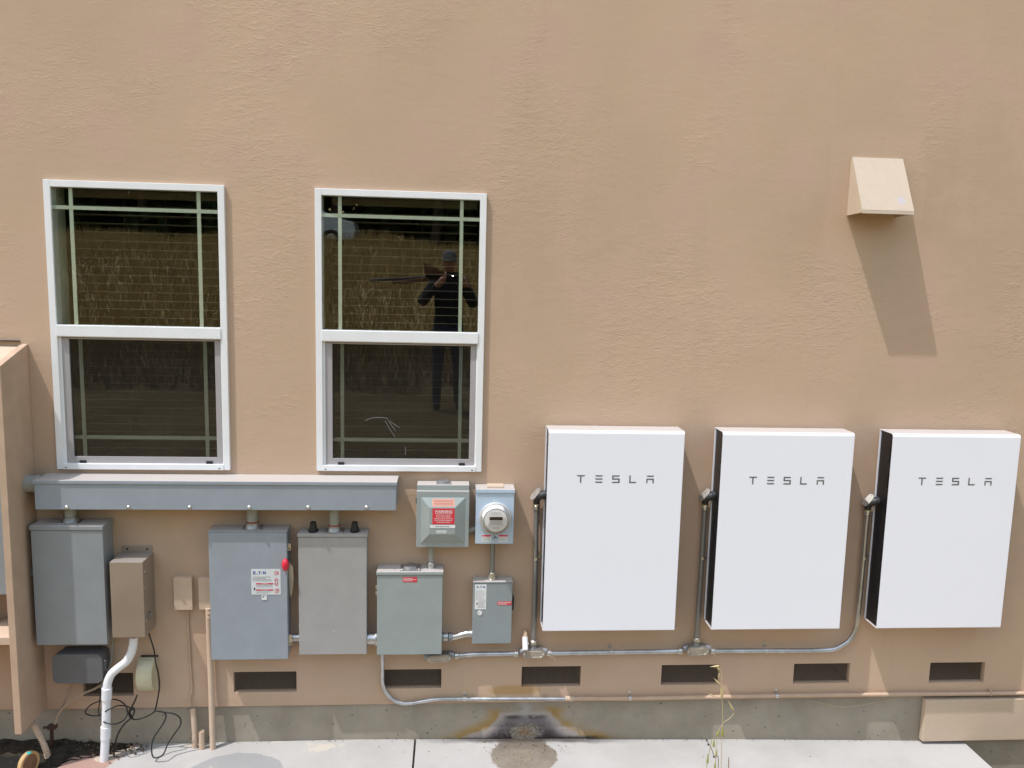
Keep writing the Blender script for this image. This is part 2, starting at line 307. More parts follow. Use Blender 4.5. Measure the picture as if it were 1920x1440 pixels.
cr = t.mth('MULTIPLY', t.ss(t.noise(p, 4.5, 4, .55, .4), .60, .63), t.ss(X, -.75, -.95)); c = t.mix(t.mth('MULTIPLY', cr, .75), c, (.50, .44, .36))
dirt = t.ss(t.noise(p, 33, 4, .7), .69, .73); c = t.mix(t.mth('MULTIPLY', dirt, .6), c, (.14, .12, .10))
M['walk'] = t.pbr(c, .85, 0, t.bump(t.mth('ADD', n2, t.mth('MULTIPLY', n3, .6)), .25, .004), .25)

t = NT('soil'); p = t.pos(); n = t.noise(p, 22, 6, .7); M['soil'] = t.pbr(t.ramp(n, ((.3, (.018, .015, .012)), (.7, (.075, .06, .045)))), .95, 0, t.bump(n, .8, .03), .1)
t = NT('dry_hillside'); p = t.pos(); n = t.noise(p, 1.1, 6, .7); n2 = t.noise(p, 9, 5, .7)
c = t.mix(t.ss(n, .35, .65), (.30, .215, .10), (.44, .34, .18)); c = t.mix(t.mth('MULTIPLY', t.ss(n2, .45, .65), .4), c, (.18, .14, .065)); M['hill'] = t.pbr(c, .95, 0, t.bump(n2, .8, .1), .1)

# ------------------------------------------------------------------ ground
GZX = [-9, -2.9, -.8, .55, 1.66, 2.65, 9]; GZZ = [-.17, -.172, -.166, -.188, -.213, -.242, -.38]
def gz(x): return float(np.interp(x, GZX, GZZ))
def hill(x, y):
    z = np.interp(-y, [-1, .82, .86, 1.3, 3.7, 5.6, 9, 16, 25, 34, 60, 200], [-.75, -.75, -.47, -.30, .93, 1.04, 1.45, 2.4, 3.42, 3.55, 3.7, 5])
    far = np.clip((-y-4)/8, 0, 1)
    return z + far*(.18*np.sin(x*.5+y*.33)+.1*np.sin(x*1.3-y*.7))
ys = np.concatenate([[1, -.82, -.86, -1.0, -1.3], -np.linspace(1.6, 8, 24), -np.linspace(8.6, 40, 45), -np.linspace(44, 200, 14)]); xs = np.concatenate([-np.linspace(150, 16, 12), np.linspace(-14, 14, 57), np.linspace(16, 150, 12)])
V = [(x, y, float(hill(x, y))) for y in ys for x in xs]; nx = len(xs)
Fc = [(j*nx+i, j*nx+i+1, (j+1)*nx+i+1, (j+1)*nx+i) for j in range(len(ys)-1) for i in range(nx-1)]
struct(obj('hillside', (V, [], Fc), M['hill']))

walk = bpy.data.objects.new('walkway', None); COL.objects.link(walk); struct(walk); walk.location = (0, 0, -.2)
def slab(x0, x1, y0=-.80, y1=.012, th=.3):
    b = B(); xs_ = [x0]+[g for g in GZX if x0 < g < x1]+[x1]; n = len(xs_); v = {}
    for i, x in enumerate(xs_):
        for j, y in enumerate((y0, y1)):
            for k in (0, 1): v[i, j, k] = b.bm.verts.new((x, y, gz(x)-(th if k else 0)))
    for i in range(n-1):
        b.bm.faces.new((v[i,0,0], v[i+1,0,0], v[i+1,1,0], v[i,1,0])); b.bm.faces.new((v[i,0,1], v[i,1,1], v[i+1,1,1], v[i+1,0,1]))
        b.bm.faces.new((v[i,0,0], v[i,0,1], v[i+1,0,1], v[i+1,0,0])); b.bm.faces.new((v[i,1,0], v[i+1,1,0], v[i+1,1,1], v[i,1,1]))
    b.bm.faces.new((v[0,0,0], v[0,1,0], v[0,1,1], v[0,0,1])); b.bm.faces.new((v[n-1,0,0], v[n-1,0,1], v[n-1,1,1], v[n-1,1,0]))
    bmesh.ops.bevel(b.bm, geom=[e for e in b.bm.edges if len(e.link_faces) == 2 and e.calc_face_angle() > .5], offset=.006, segments=2, affect='EDGES')
    return b
XJ = UZ(778, 1392, -.166).x; XE = UZ(1815, 1400, -.252).x
obj('slab', slab(-6, XJ-.006), M['walk'], walk); obj('slab', slab(XJ+.006, XE), M['walk'], walk)
b = B(); b.box(XJ-.02, XJ+.02, -.79, 0, -.3, gz(XJ)-.012); obj('joint_filler', b, M['soil'], walk)
# soil bank at the left, heaped against the footing
n = 34; V = []; Fc = []
for j in range(12):
    for i in range(n):
        x = lerp(-3.6, -2.02, i/(n-1)); y = lerp(.012, -.16, j/11); edge = min(1, (-2.02-x)/.45)
        z = gz(x) + (.006 if x < -2.38 else -.004) + max(0, .035*(1-(j/9)**1.3))*edge + .012*math.sin(i*1.9+j*2.3)*edge*(j < 10) + rng.normal(0, .004)*edge
        if j == 11: z = gz(x)-.02
        V.append((x, y - .20*min(1, max(0, (-2.36-x)/.12))*(j/11), z))
Fc = [(j*n+i, j*n+i+1, (j+1)*n+i+1, (j+1)*n+i) for j in range(11) for i in range(n-1)]
o = struct(obj('soil', (V, [], Fc), M['soil']), 'stuff'); o['label'] = 'dark soil heaped along the footing at the left'

# ------------------------------------------------------------------ house: stucco wall, footing, windows, crawl vents
house = thing('house', 'tan stucco house wall with two windows above a concrete footing', 'house', (0, 0, -.2))
WZT, WZB = 2.9795, 1.449; WINX = [(-2.4067, -1.4916), (-1.0235, -.1110)]
SILL = .058
VPX = [(155,1262,250,1305),(438,1259.5,556,1297.5),(720,1255,827.5,1290.5),(978,1249.5,1089,1287),(1240,1246.5,1349,1284),(1488,1244,1593,1281),(1743,1242,1846,1279.5)]
VENTS = [PR(*q, 0) for q in VPX]
holes = [(x0+.012, x1-.012, WZB+.012, WZT-.012) for x0, x1 in WINX] + VENTS
cx = sorted({-7.0, 7.0} | {v for h in holes for v in h[:2]}); cz = sorted({SILL, 6.2} | {v for h in holes for v in h[2:]})
b = B(); vv = {}
def gv(x, z):
    if (x, z) not in vv: vv[x, z] = b.bm.verts.new((x, 0, z))
    return vv[x, z]
for i in range(len(cx)-1):
    for j in range(len(cz)-1):
        mx_, mz_ = (cx[i]+cx[i+1])/2, (cz[j]+cz[j+1])/2
        if any(h[0] < mx_ < h[1] and h[2] < mz_ < h[3] for h in holes): continue
        b.bm.faces.new((gv(cx[i], cz[j]), gv(cx[i+1], cz[j]), gv(cx[i+1], cz[j+1]), gv(cx[i], cz[j+1])))
for x0, x1, z0, z1 in holes:      # reveals
    for p, q in (((x0, z0), (x1, z0)), ((x1, z0), (x1, z1)), ((x1, z1), (x0, z1)), ((x0, z1), (x0, z0))):
        b.poly(((p[0], 0, p[1]), (q[0], 0, q[1]), (q[0], .035, q[1]), (p[0], .035, p[1])))
b.poly(((-7, 0, SILL), (7, 0, SILL), (7, .03, SILL), (-7, .03, SILL)))
obj('stucco_wall', b, M['stucco'], house)
b = B(); b.box(-7, 7, .014, .3, -1.2, SILL-.002); obj('footing', b, M['footing'], house)
sx0 = U(1733, 1350, -.03).x; b = B(); b.box(sx0, 7, -.030, .012, U(1740, 1391, -.03).z, SILL-.012, .006); obj('stucco_skirt', b, M['stucco_trim'], house)
b = B(); b.box(-7.1, 7.1, .6, 6, 6.2, 6.4); obj('roof', b, M['tanply'], house)
# rooms behind: closed dark boxes so that only the windows and vents let light in
b = B()
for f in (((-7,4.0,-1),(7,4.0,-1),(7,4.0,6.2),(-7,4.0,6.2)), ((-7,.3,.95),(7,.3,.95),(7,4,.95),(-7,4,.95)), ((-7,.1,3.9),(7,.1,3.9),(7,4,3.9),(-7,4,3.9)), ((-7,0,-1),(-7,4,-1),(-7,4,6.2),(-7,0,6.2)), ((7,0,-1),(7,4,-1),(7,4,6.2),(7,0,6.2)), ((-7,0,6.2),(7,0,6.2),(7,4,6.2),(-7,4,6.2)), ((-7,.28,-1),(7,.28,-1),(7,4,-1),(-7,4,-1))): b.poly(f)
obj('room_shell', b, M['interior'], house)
# each window has its own dark lining behind the wall
WL = ['left double-hung window with white vinyl frame, nearest the painted plywood enclosure', 'right double-hung window with white vinyl frame reflecting a standing person']
for wi, (x0, x1) in enumerate(WINX):
    def R(u0, u1, v0, v1): return x0+u0, x0+u1, WZT-v1, WZT-v0
    Wd, Ht = x1-x0, WZT-WZB; y0 = -.02; fw_ = .035
    b = B()
    b.box(x0, x0+fw_, y0, .05, WZB, WZT, .003); b.box(x1-fw_, x1, y0, .05, WZB, WZT, .003)
    b.box(x0+fw_-.002, x1-fw_+.002, y0+.001, .05, WZT-fw_, WZT, .003); b.box(x0+fw_-.002, x1-fw_+.002, y0-.004, .05, WZB, WZB+.032, .003)
    b.box(x0+fw_-.003, x1-fw_+.003, y0-.006, .05, WZT-.811, WZT-.749, .005)
    win = obj('window', b, M['white'], house, label=WL[wi])
    b = B()                                                     # stepped lip inside the lower opening and glazing beads above
    lz0, lz1 = WZB+.030, WZT-.809
    b.box(x0+fw_-.003, x0+fw_+.014, -.006, .04, lz0, lz1, .002); b.box(x1-fw_-.006, x1-fw_+.003, -.006, .04, lz0, lz1, .002); b.box(x0+fw_+.014, x1-fw_-.006, -.006, .04, lz1-.006, lz1, .002)
    obj('inner_frame', b, M['white'], win)
    g0, g1 = WZT-.751, WZT-fw_
    obj('upper_pane', ([(x0+fw_, -.010, g0), (x1-fw_, -.010, g0), (x1-fw_, -.010, g1), (x0+fw_, -.010, g1)], [], [(0, 1, 2, 3)]), M['glass'], win)
    obj('lower_pane', ([(x0+fw_, .010, lz0), (x1-fw_, .010, lz0), (x1-fw_, .010, lz1), (x0+fw_, .010, lz1)], [], [(0, 1, 2, 3)]), M['glass'], win)
    for u in (.130, .779):
        b = B(); b.box(x0+u-.0095, x0+u+.0095, -.006, -.001, g0, g1); obj('muntin', b, M['muntin'], win)
    b = B(); b.box(x0+fw_, x1-fw_, -.0068, -.0004, WZT-.138-.0095, WZT-.138+.0095); obj('muntin', b, M['muntin'], win)
    for u in (.137, .787):
        b = B(); b.box(x0+u-.0095, x0+u+.0095, .014, .019, lz0, lz1); obj('muntin', b, M['muntin'], win)
    b = B(); b.box(x0+fw_, x1-fw_, .0132, .0196, WZT-1.359-.0095, WZT-1.359+.0095); obj('muntin', b, M['muntin'], win)
    sx0_, sx1_ = x0+fw_+.015, x1-fw_-.007; b = B(); sw = .032
    b.box(sx0_, sx0_+sw+.004, -.004, .008, lz0+.002, lz1-.008, .002); b.box(sx1_-sw+.002, sx1_, -.004, .008, lz0+.002, lz1-.008, .002)
    b.box(sx0_+sw+.003, sx1_-sw+.003, -.0032, .007, lz0+.002, lz0+.038, .002); b.box(sx0_+sw+.003, sx1_-sw+.003, -.0032, .007, lz1-.016, lz1-.008, .002)
    obj('screen_frame', b, M['screenframe'], win)
    b = B(); b.poly(((sx0_, .003, lz0), (sx1_, .003, lz0), (sx1_, .003, lz1), (sx0_, .003, lz1))); obj('insect_screen', b, M['screen'], win)
    for u in (.115, .785):
        b = B(); b.box(x0+u, x0+u+.034, -.009, -.002, lz0+.001, lz0+.017, .001); obj('screen_clip', b, M['black'], win)
    for u in (.045, .855):
        b = B(); b.box(x0+u, x0+u+.009, -.0248, -.0235, WZB+.008, WZB+.013); obj('weep_hole', b, M['black'], win)
    b = B(); i0, i1, k0, k1 = x0+.02, x1-.02, WZB+.01, WZT-.01
    for p, q in (((i0, k0), (i1, k0)), ((i1, k0), (i1, k1)), ((i1, k1), (i0, k1)), ((i0, k1), (i0, k0))):
        b.poly(((p[0], .05, p[1]), (q[0], .05, q[1]), (q[0], .17, q[1]), (p[0], .17, p[1])))
    obj('inner_reveal', b, M['reveal'], win)
    if wi == 1:
        for pts in (((727, 785), (720, 783), (700, 783), (684, 789)), ((722, 789), (730, 803), (741, 820)), ((726, 785), (733, 796), (742, 808)), ((731, 789), (740, 796), (750, 802)), ((760, 838), (760.5, 846), (759.5, 853))):
            obj('web_strand', B().tube(catmull([U(*q_, -.006) for q_ in pts], 5), .0005, 5), M['labelsil'], win)
    bl = thing('window_blind', ['horizontal slat blind hanging behind the left window', 'horizontal slat blind hanging behind the right window'][wi], 'blind', ((x0+x1)/2, .12, WZT-.05), 'slat blinds behind the windows')
    b = B(); b.box(x0+.075, x1-.045, .095, .145, WZT-.075, WZT-.035, .004); obj('head_rail', b, M['slat'], bl)
    zz = WZT-.12; proto = None
    while zz > WZB+.05:
        if proto is None:
            b = B(); t2 = bmesh.new(); xa, xb = x0+.075, x1-.045
            b.box(xa, xb, .095, .145, zz-.0014, zz+.0014); bmesh.ops.rotate(b.bm, verts=b.bm.verts, cent=(0, .12, zz), matrix=Matrix.Rotation(math.radians(-6), 3, 'X'))
            t2.free(); proto = obj('slat', b, M['slat'], bl); z00 = zz
        else:
            c_ = proto.copy(); COL.objects.link(c_); c_.parent = bl; c_.location = (0, 0, zz-z00)
        zz -= .0455
    for u in (.38, .62):
        b = B(); b.cyl((x0+Wd*u, .118, WZB+.04), (x0+Wd*u, .118, WZT-.08), .0012, n=6); obj('ladder_cord', b, M['slat'], bl)
# crawl-space vents
VL = ['crawl vent under the dark grey utility box, partly hidden by the white pipe', 'crawl vent under the big switch box with the red handle', 'crawl vent under the grey green panel', 'crawl vent beside the rusty mineral stain', 'crawl vent behind the dry oat stalk', 'crawl vent below the bent conduit of the third battery', 'rightmost crawl vent under the third battery']
for k, (x0, x1, z0, z1) in enumerate(VENTS):
    b = B()
    for p, q in (((x0, z0), (x1, z0)), ((x1, z0), (x1, z1)), ((x1, z1), (x0, z1)), ((x0, z1), (x0, z0))):
        b.poly(((p[0], .034, p[1]), (q[0], .034, q[1]), (q[0], .30, q[1]), (p[0], .30, p[1])))
    b.poly(((x0-.15, .55, z0-.1), (x1+.15, .55, z0-.1), (x1+.15, .55, z1+.1), (x0-.15, .55, z1+.1)))
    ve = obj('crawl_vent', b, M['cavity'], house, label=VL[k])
    # expanded wire mesh: crossed diagonal wires clipped to the opening
    vs_, fs_ = [], []; w, h = x1-x0, z1-z0; sp = .0135; hw_ = .0009; sl_ = 1.25
    for sgn in (1, -1):
        c0 = -h/sl_
        while c0 < w:
            # line x = c0 + s/sl_ (s = height), mirrored for sgn=-1
            s0 = max(0, -c0*sl_); s1 = min(h, (w-c0)*sl_)
            if s1 > s0+.004:
                pts = []
                for s in (s0, s1):
                    xx = c0+s/sl_; xx = xx if sgn > 0 else w-xx; pts.append((x0+xx, z0+s))
                i = len(vs_)
                for (X_, Z_) in pts: vs_ += [(X_-hw_, .018+.001*sgn, Z_), (X_+hw_, .018+.001*sgn, Z_)]
                fs_.append((i, i+1, i+3, i+2))
            c0 += sp
    mo = obj('wire_mesh', (vs_, [], fs_), M['wire'], ve); mo['kind'] = 'stuff'

# ------------------------------------------------------------------ generic print helpers
def flat(name, x0, x1, z0, z1, y, m, parent, th=.0012, label=None, bev=0):
    b = B(); b.box(x0, x1, y-th, y, z0, z1, bev); return obj(name, b, m, parent, label=label)
def text(s, cxm, z0, z1, y, m, parent, maxw=None, width=None, bold=0.0, name='lettering'):
    cu = bpy.data.curves.new('t', 'FONT'); cu.body = s; cu.offset = bold; cu.resolution_u = 3; cu.fill_mode = 'BOTH' if cu.dimensions == '3D' else cu.fill_mode
    tmp = bpy.data.objects.new('t', cu); COL.objects.link(tmp); bpy.context.view_layer.update()
    me = bpy.data.meshes.new_from_object(tmp.evaluated_get(bpy.context.evaluated_depsgraph_get())); bpy.data.objects.remove(tmp); bpy.data.curves.remove(cu)
    co_ = np.array([v.co[:] for v in me.vertices]); mn, mxx = co_.min(0), co_.max(0); kz = (z1-z0)/(mxx[1]-mn[1]); kx = kz
    if width: kx = width/(mxx[0]-mn[0])
    elif maxw and (mxx[0]-mn[0])*kx > maxw: kx = maxw/(mxx[0]-mn[0])
    off = wloc(parent)
    for v in me.vertices: 
        v.co = Vector((cxm+(v.co.x-(mn[0]+mxx[0])/2)*kx, y, z0+(v.co.y-mn[1])*kz))-off
    for p_ in me.polygons: p_.flip() if p_.normal.y > 0 else None
    me.materials.clear(); me.materials.append(m); o = bpy.data.objects.new(name, me); COL.objects.link(o); o.parent = parent; return o
def lines(x0, x1, z0, z1, y, n, m, parent, seed=1, fill=.55):      # rows of print too small to read
    r = random.Random(seed); b = B(); rowh = (z1-z0)/n
    for k in range(n):
        zc = z1-rowh*(k+.5); x = x0; xe = x1 - (x1-x0)*r.choice((0, .05, .1, .3))
        while x < xe-.002:
            w_ = min(r.uniform(.05, .16)*(x1-x0), xe-x); b.poly(((x, y, zc-rowh*fill/2), (x+w_, y, zc-rowh*fill/2), (x+w_, y, zc+rowh*fill/2), (x, y, zc+rowh*fill/2))); x += w_+.012*(x1-x0)+.001
    return obj('small_print', b, m, parent)
def eaton_logo(x0, x1, z0, z1, y, m, parent):
    w_, h_ = x1-x0, z1-z0; b = B()
    def rc(a, c, e, f): b.poly(((x0+a*w_, y, z0+e*h_), (x0+c*w_, y, z0+e*h_), (x0+c*w_, y, z0+f*h_), (x0+a*w_, y, z0+f*h_)))
    rc(0, .07, 0, 1); rc(.07, .20, .78, 1); rc(.07, .18, .39, .61); rc(.07, .20, 0, .22)          # E
    rc(.27, .35, 0, .24); rc(.40, .60, .78, 1); rc(.465, .535, 0, .78)                             # dot, T
    b.poly([(x0+(.675+.035*math.cos(a))*w_, y, z0+(.5+.16*math.sin(a))*h_) for a in (math.pi*k/6 for k in range(12))])
    rc(.78, .85, 0, 1); rc(.93, 1, 0, 1); b.poly(((x0+.85*w_, y, z0+h_), (x0+.85*w_, y, z0+.66*h_), (x0+.93*w_, y, z0), (x0+.93*w_, y, z0+.34*h_)))   # N
    return obj('lettering', b, m, parent)
def screw(c, r, m, parent, ax=(0, -1, 0), name='screw'):
    b = B(); c = Vector(c); b.turned(c, c+Vector(ax), ((0, r), (r*.35, r*.95), (r*.75, r*.55), (r*.85, .0002)), 12); return obj(name, b, m, parent)

# ------------------------------------------------------------------ wireway trough
x0, x1, ztop = -2.468, -.571, 1.424
dF = .165; zl = U(400, 909.5, -dF).z; zb = (U(65, 957.5, -dF+.006).z+U(742, 955.5, -dF+.006).z)/2
ww = thing('wireway', 'long grey metal wireway trough mounted under the two windows', 'wireway', ((x0+x1)/2, 0, zb))
b = B(); b.box(x0+.008, x1-.006, -dF+.006, -.003, zb, zl+.01, .003); obj('trough', b, M['gray2'], ww)
b = B(); b.box(x0, x1, -dF, -.002, zl, ztop, .004); obj('lid', b, M['gray2'], ww)
for px in (125, 241, 355.6, 467, 577.7, 687): 
    q = U(px, 951, -dF+.006); screw((q.x, -dF+.0055, q.z), .0105, M['zinc'], ww)

# ------------------------------------------------------------------ powerwall batteries
LOGO = [[(0,153),(190,153),(165,128),(25,128)], [(78,128),(108,128),(108,0),(78,0)]]
for zt in (153, 91, 27): LOGO.append([(395, zt), (565, zt), (545, zt-26), (415, zt-26)])
LOGO += [[(760,153),(925,153),(905,127),(790,127),(790,92),(922,92),(922,0),(750,0),(775,26),(892,26),(892,66),(760,66)], [(1125,153),(1154,153),(1154,26),(1282,26),(1266,0),(1125,0)],
         [(1490,153),(1655,153),(1635,127),(1510,127)], [(1490,92),(1652,92),(1652,0),(1622,0),(1622,66),(1518,66),(1518,0),(1490,0)]]
PWX = [.2445, 1.2132, 2.1903]; PWB = .5708; PWW, PWH = .753, 1.15; PYF, PYB = -.167, -.022
PL = ['white wall battery beside the meter boxes, leftmost of the three', 'white wall battery standing between the other two', 'white wall battery at the right edge, faint scuffs on its front']
LGP = [((1080.2, 905.2), (1226.6, 891.7)), ((1403, 908), (1546, 894.5)), ((1720, 909.5), (1860.5, 896.2))]
for k, x0 in enumerate(PWX):
    pw = thing('wall_battery', PL[k], 'battery', (x0+PWW/2, 0, PWB), 'white wall batteries'); x1 = x0+PWW; zt = PWB+PWH
    def prof(ins):
        r1, r2 = .020-ins*.8, .006; y0, y1, z0, z1 = PYF+ins, PYB-ins, PWB+ins, zt-ins; P = []
        for cy, cz_, r, a0 in ((y0+r1, z1-r1, r1, 90), (y0+r2, z0+r2, r2, 180), (y1-r2, z0+r2, r2, 270), (y1-r2, z1-r2, r2, 0)):
            for a in np.linspace(a0, a0+90, 6): P.append((cy+r*math.cos(math.radians(a)), cz_+r*math.sin(math.radians(a))))
        return P
    b = B(); Po, Pi = prof(0), prof(.0045); A = [[b.bm.verts.new((x, y, z)) for y, z in P] for x, P in ((x0+.02, Pi), (x0, Pi), (x0, Po), (x1, Po), (x1, Pi), (x1-.02, Pi))]
    b.skinrings(A, cap=False); obj('casing', b, M['pwwhite'], pw)
    b = B(); b.box(x0+.007, x1-.007, PYF+.0048, PYB-.0048, PWB+.0048, zt-.0048, .003); obj('core', b, M['pwcore'], pw)
    for i in range(7):
        b = B(); b.box(x0+.0045, x0+.0072, PYF+.03, PYB-.03, PWB+.10+i*.145, PWB+.19+i*.145, .001); obj('side_fin', b, M['pwcore'], pw)
    b = B(); b.box(x0+.02, x1-.02, PYB-.002, -.001, PWB+.06, zt-.05); obj('wall_bracket', b, M['galvdark'], pw)
    for u in (.05, PWW-.09):
        b = B(); b.box(x0+u, x0+u+.032, PYF+.02, PYF+.05, PWB-.006, PWB+.001, .001); obj('foot', b, M['black'], pw)
    (pa, pb) = LGP[k]; A0, A1 = U(*pa, PYF), U(*pb, PYF); kx = (A1.x-A0.x)/1655; kz = (A1.z-A0.z)/153; b = B()
    for P in LOGO: b.poly([(A0.x+X_*kx, PYF-.0006, A0.z+Z_*kz) for X_, Z_ in P])
    obj('lettering', b, M['logo'], pw)

# ------------------------------------------------------------------ electrical boxes
def hub(cx_, cy_, z0, z1, label, rp=.030, rust=True, gr='pipe hubs between trough and boxes'):
    h = thing('pipe_hub', label, 'pipe fitting', (cx_, cy_, z0), gr)
    b = B(); b.box(cx_-.052, cx_+.052, cy_-.042, cy_+.042, z0, z0+.007, .002); obj('flange', b, M['castal'], h)
    b = B(); b.turned((cx_, cy_, z0+.006), (cx_, cy_, 9), ((0, rp+.014), (.008, rp+.010), (.020, rp+.006), (.028, rp+.006)), 24); obj('collar', b, M['castal'], h)
    if rust:
        b = B(); b.turned((cx_, cy_, z0+.033), (cx_, cy_, 9), ((0, rp+.005), (.004, rp+.006), (.009, rp+.003)), 24); obj('sealing_ring', b, plain('red_lead', (.25, .07, .035), .7), h)
    b = B(); b.cyl((cx_, cy_, z0+.02), (cx_, cy_, z1), rp, n=24); obj('pipe', b, M['pvcgray'], h)
    for sx in (-1, 1): screw((cx_+sx*.043, cy_-.034, z0+.0068), .004, M['zinc'], h, (0, 0, 1))
    return h
def cabinet(name, label, cat, x0, x1, z0, z1, d, m, lid=None, lidm=None, door=True, yb=-.002):
    t_ = thing(name, label, cat, ((x0+x1)/2, 0, z0)); ins = .004 if lid else 0
    b = B(); b.box(x0+ins+.004, x1-ins-.004, -d+.028, yb, z0+.004, z1-.003, .003); obj('body', b, m, t_)
    b = B(); zt = z1-(lid or .004); b.box(x0+ins, x1-ins, -d+ins, -d+.036, z0, zt-.002, .0035); obj('door', b, m, t_)
    if lid:
        b = B(); b.box(x0, x1, -d-.001, yb, zt, z1, .003); obj('lid', b, lidm or m, t_)
    else:
        b = B(); b.box(x0-.001, x1+.001, -d-.003, yb, zt, z1, .0015); obj('rain_lip', b, lidm or m, t_)
    return t_
def fl(t_, name, m, px0, py0, px1, py1, y, th=.0012, label=None): x0, x1, z0, z1 = PR(px0, py0, px1, py1, y); return flat(name, x0, x1, z0, z1, y, m, t_, th, label), (x0, x1, z0, z1)

# 1: big left cabinet
d1 = .144; x0, x1, z0, z1 = quad((52.7, 986.5), (193, 984.5), (68, 1210.5), (202, 1209.5), -d1); z1 = 1.171
c1 = cabinet('utility_cabinet', 'dark grey steel cabinet hanging below the left end of the trough', 'cabinet', x0, x1, z0, z1, d1, M['gray1'], .024); c1x = (x0, x1)
hx = U(133, 976, -.075).x; hub(hx, -.075, z1, zb+.004, 'grey pipe hub on top of the dark left cabinet', rust=False)
b = B(); b.cyl((-2.535, -.07, U(55, 1073, -.07).z), (x0+.02, -.07, U(55, 1073, -.07).z), .034); o = obj('pipe_stub', b, M['plgray']); tag(o, 'short dark pipe between the left cabinet and the plywood side', 'pipe')
q = U(72, 907, -.085); b = B(); b.cyl((-2.545, -.085, q.z), (-2.455, -.085, q.z), .046, n=28); o = obj('pipe_stub', b, M['pvcgray']); tag(o, 'fat grey pipe entering the left end of the trough', 'pipe')
# 2: big switch
d2 = .115; x0, x1, z0, z1 = quad((391, 996.5), (538, 996), (395.5, 1238), (539.6, 1236), -d2); z1 = 1.135
sw = cabinet('safety_switch', 'large blue-grey safety switch with red handle and rating plate', 'switch box', x0, x1, z0, z1, d2, M['gray2']); SWX = (x0, x1)
y = -d2; pl, (a0, a1, e0, e1) = fl(sw, 'rating_plate', M['labelsil'], 471.2, 1067, 526.3, 1114.8, y); W_, H_ = a1-a0, e1-e0; yy = y-.0018
eaton_logo(a0+.07*W_, a0+.50*W_, e0+.80*H_, e0+.915*H_, yy, M['inkblue'], pl)
text('ON', a0+.86*W_, e0+.76*H_, e0+.93*H_, yy, M['inkred'], pl, width=.15*W_, bold=.012); text('OFF', a0+.875*W_, e0+.05*H_, e0+.24*H_, yy, M['inkred'], pl, width=.15*W_, bold=.012)
ax_, az0, az1 = a0+.855*W_, e0+.34*H_, e0+.66*H_; b = B(); b.box(ax_-.006, ax_-.0035, yy-.0004, yy, az0+.012, az1-.012); b.box(ax_+.0035, ax_+.006, yy-.0004, yy, az0+.012, az1-.012)
for zz, s in ((az1, 1), (az0, -1)): b.prism([(ax_-.012, zz-s*.014), (ax_, zz), (ax_+.012, zz-s*.014), (ax_+.009, zz-s*.016), (ax_, zz-s*.004), (ax_-.009, zz-s*.016)], yy-.0004, yy)
obj('arrow', b, M['inkred'], pl)
lines(a0+.05*W_, a0+.70*W_, e0+.52*H_, e0+.72*H_, yy, 4, M['inkgray'], pl, 3, .4); lines(a0+.17*W_, a0+.74*W_, e0+.29*H_, e0+.38*H_, yy, 2, M['inkgray'], pl, 4, .35); lines(a0+.17*W_, a0+.74*W_, e0+.05*H_, e0+.13*H_, yy, 2, M['inkgray'], pl, 5, .35)
for zf in (.43, .185): b = B(); b.box(a0+.16*W_, a0+.745*W_, yy-.0003, yy, e0+(zf-.025)*H_, e0+(zf+.025)*H_); obj('warning_bar', b, M['inkred'], pl); lines(a0+.34*W_, a0+.58*W_, e0+(zf-.02)*H_, e0+(zf+.02)*H_, yy-.0008, 1, M['labelsil'], pl, 6, .6)
b = B(); b.prism([(a0+.08*W_, e0+.22*H_), (a0+.11*W_, e0+.17*H_), (a0+.14*W_, e0+.23*H_), (a0+.11*W_, e0+.30*H_)], yy-.0004, yy); obj('hazard_mark', b, M['inkblack'], pl)
fl(sw, 'keyhole_cover', M['labelw'], 491, 1117, 500.5, 1124.5, y, .003); fl(sw, 'keyhole', M['inkblack'], 492.5, 1118, 495.5, 1120, y-.0032, .0005)
ys_ = -d2+.055; hx0 = x1
for (pa, pb) in ((1019, 1032), (1190, 1210)):
    za, zb_ = U(543, pb, -d2+.02).z, U(543, pa, -d2+.02).z; b = B(); b.box(hx0-.002, hx0+.018, -d2+.020, -d2+.024, za, zb_, .003); ha = obj('hasp', b, M['zinc'], sw)
    b = B(); b.cyl((hx0+.010, -d2+.0185, za+.011), (hx0+.010, -d2+.0255, za+.011), .004, n=12); obj('hasp_hole', b, M['black'], ha)
b = B(); z_a, z_b = U(543, 1120, -d2+.05).z, U(543, 1052, -d2+.05).z
b.prism([(hx0+.001, z_b-.01), (hx0+.012, z_b-.004), (hx0+.024, z_b-.03), (hx0+.028, lerp(z_b, z_a, .5)), (hx0+.022, z_a+.05), (hx0+.012, z_a+.004), (hx0+.006, z_a+.02), (hx0+.001, z_a+.08)], -d2+.040, -d2+.046); obj('handle_guard', b, M['galv'], sw)
za, zb_ = U(535, 1071, -d2-.02).z, U(535, 1049, -d2-.02).z; b = B(); b.cyl((hx0+.010, -d2+.045, (za+zb_)/2), (hx0+.002, -d2-.004, (za+zb_)/2), .008, n=10); obj('handle_stem', b, M['galv'], sw)
b = B(); b.ball((hx0-.006, -d2-.012, (za+zb_)/2), .5*(zb_-za), (.60, .7, 1.05), 16); obj('handle', b, M['redh'], sw, label='red rotary handle grip')
hub(U(473.5, 985, -.065).x, -.065, z1, zb+.004, 'grey pipe hub on top of the switch box with the red handle', rp=.029)
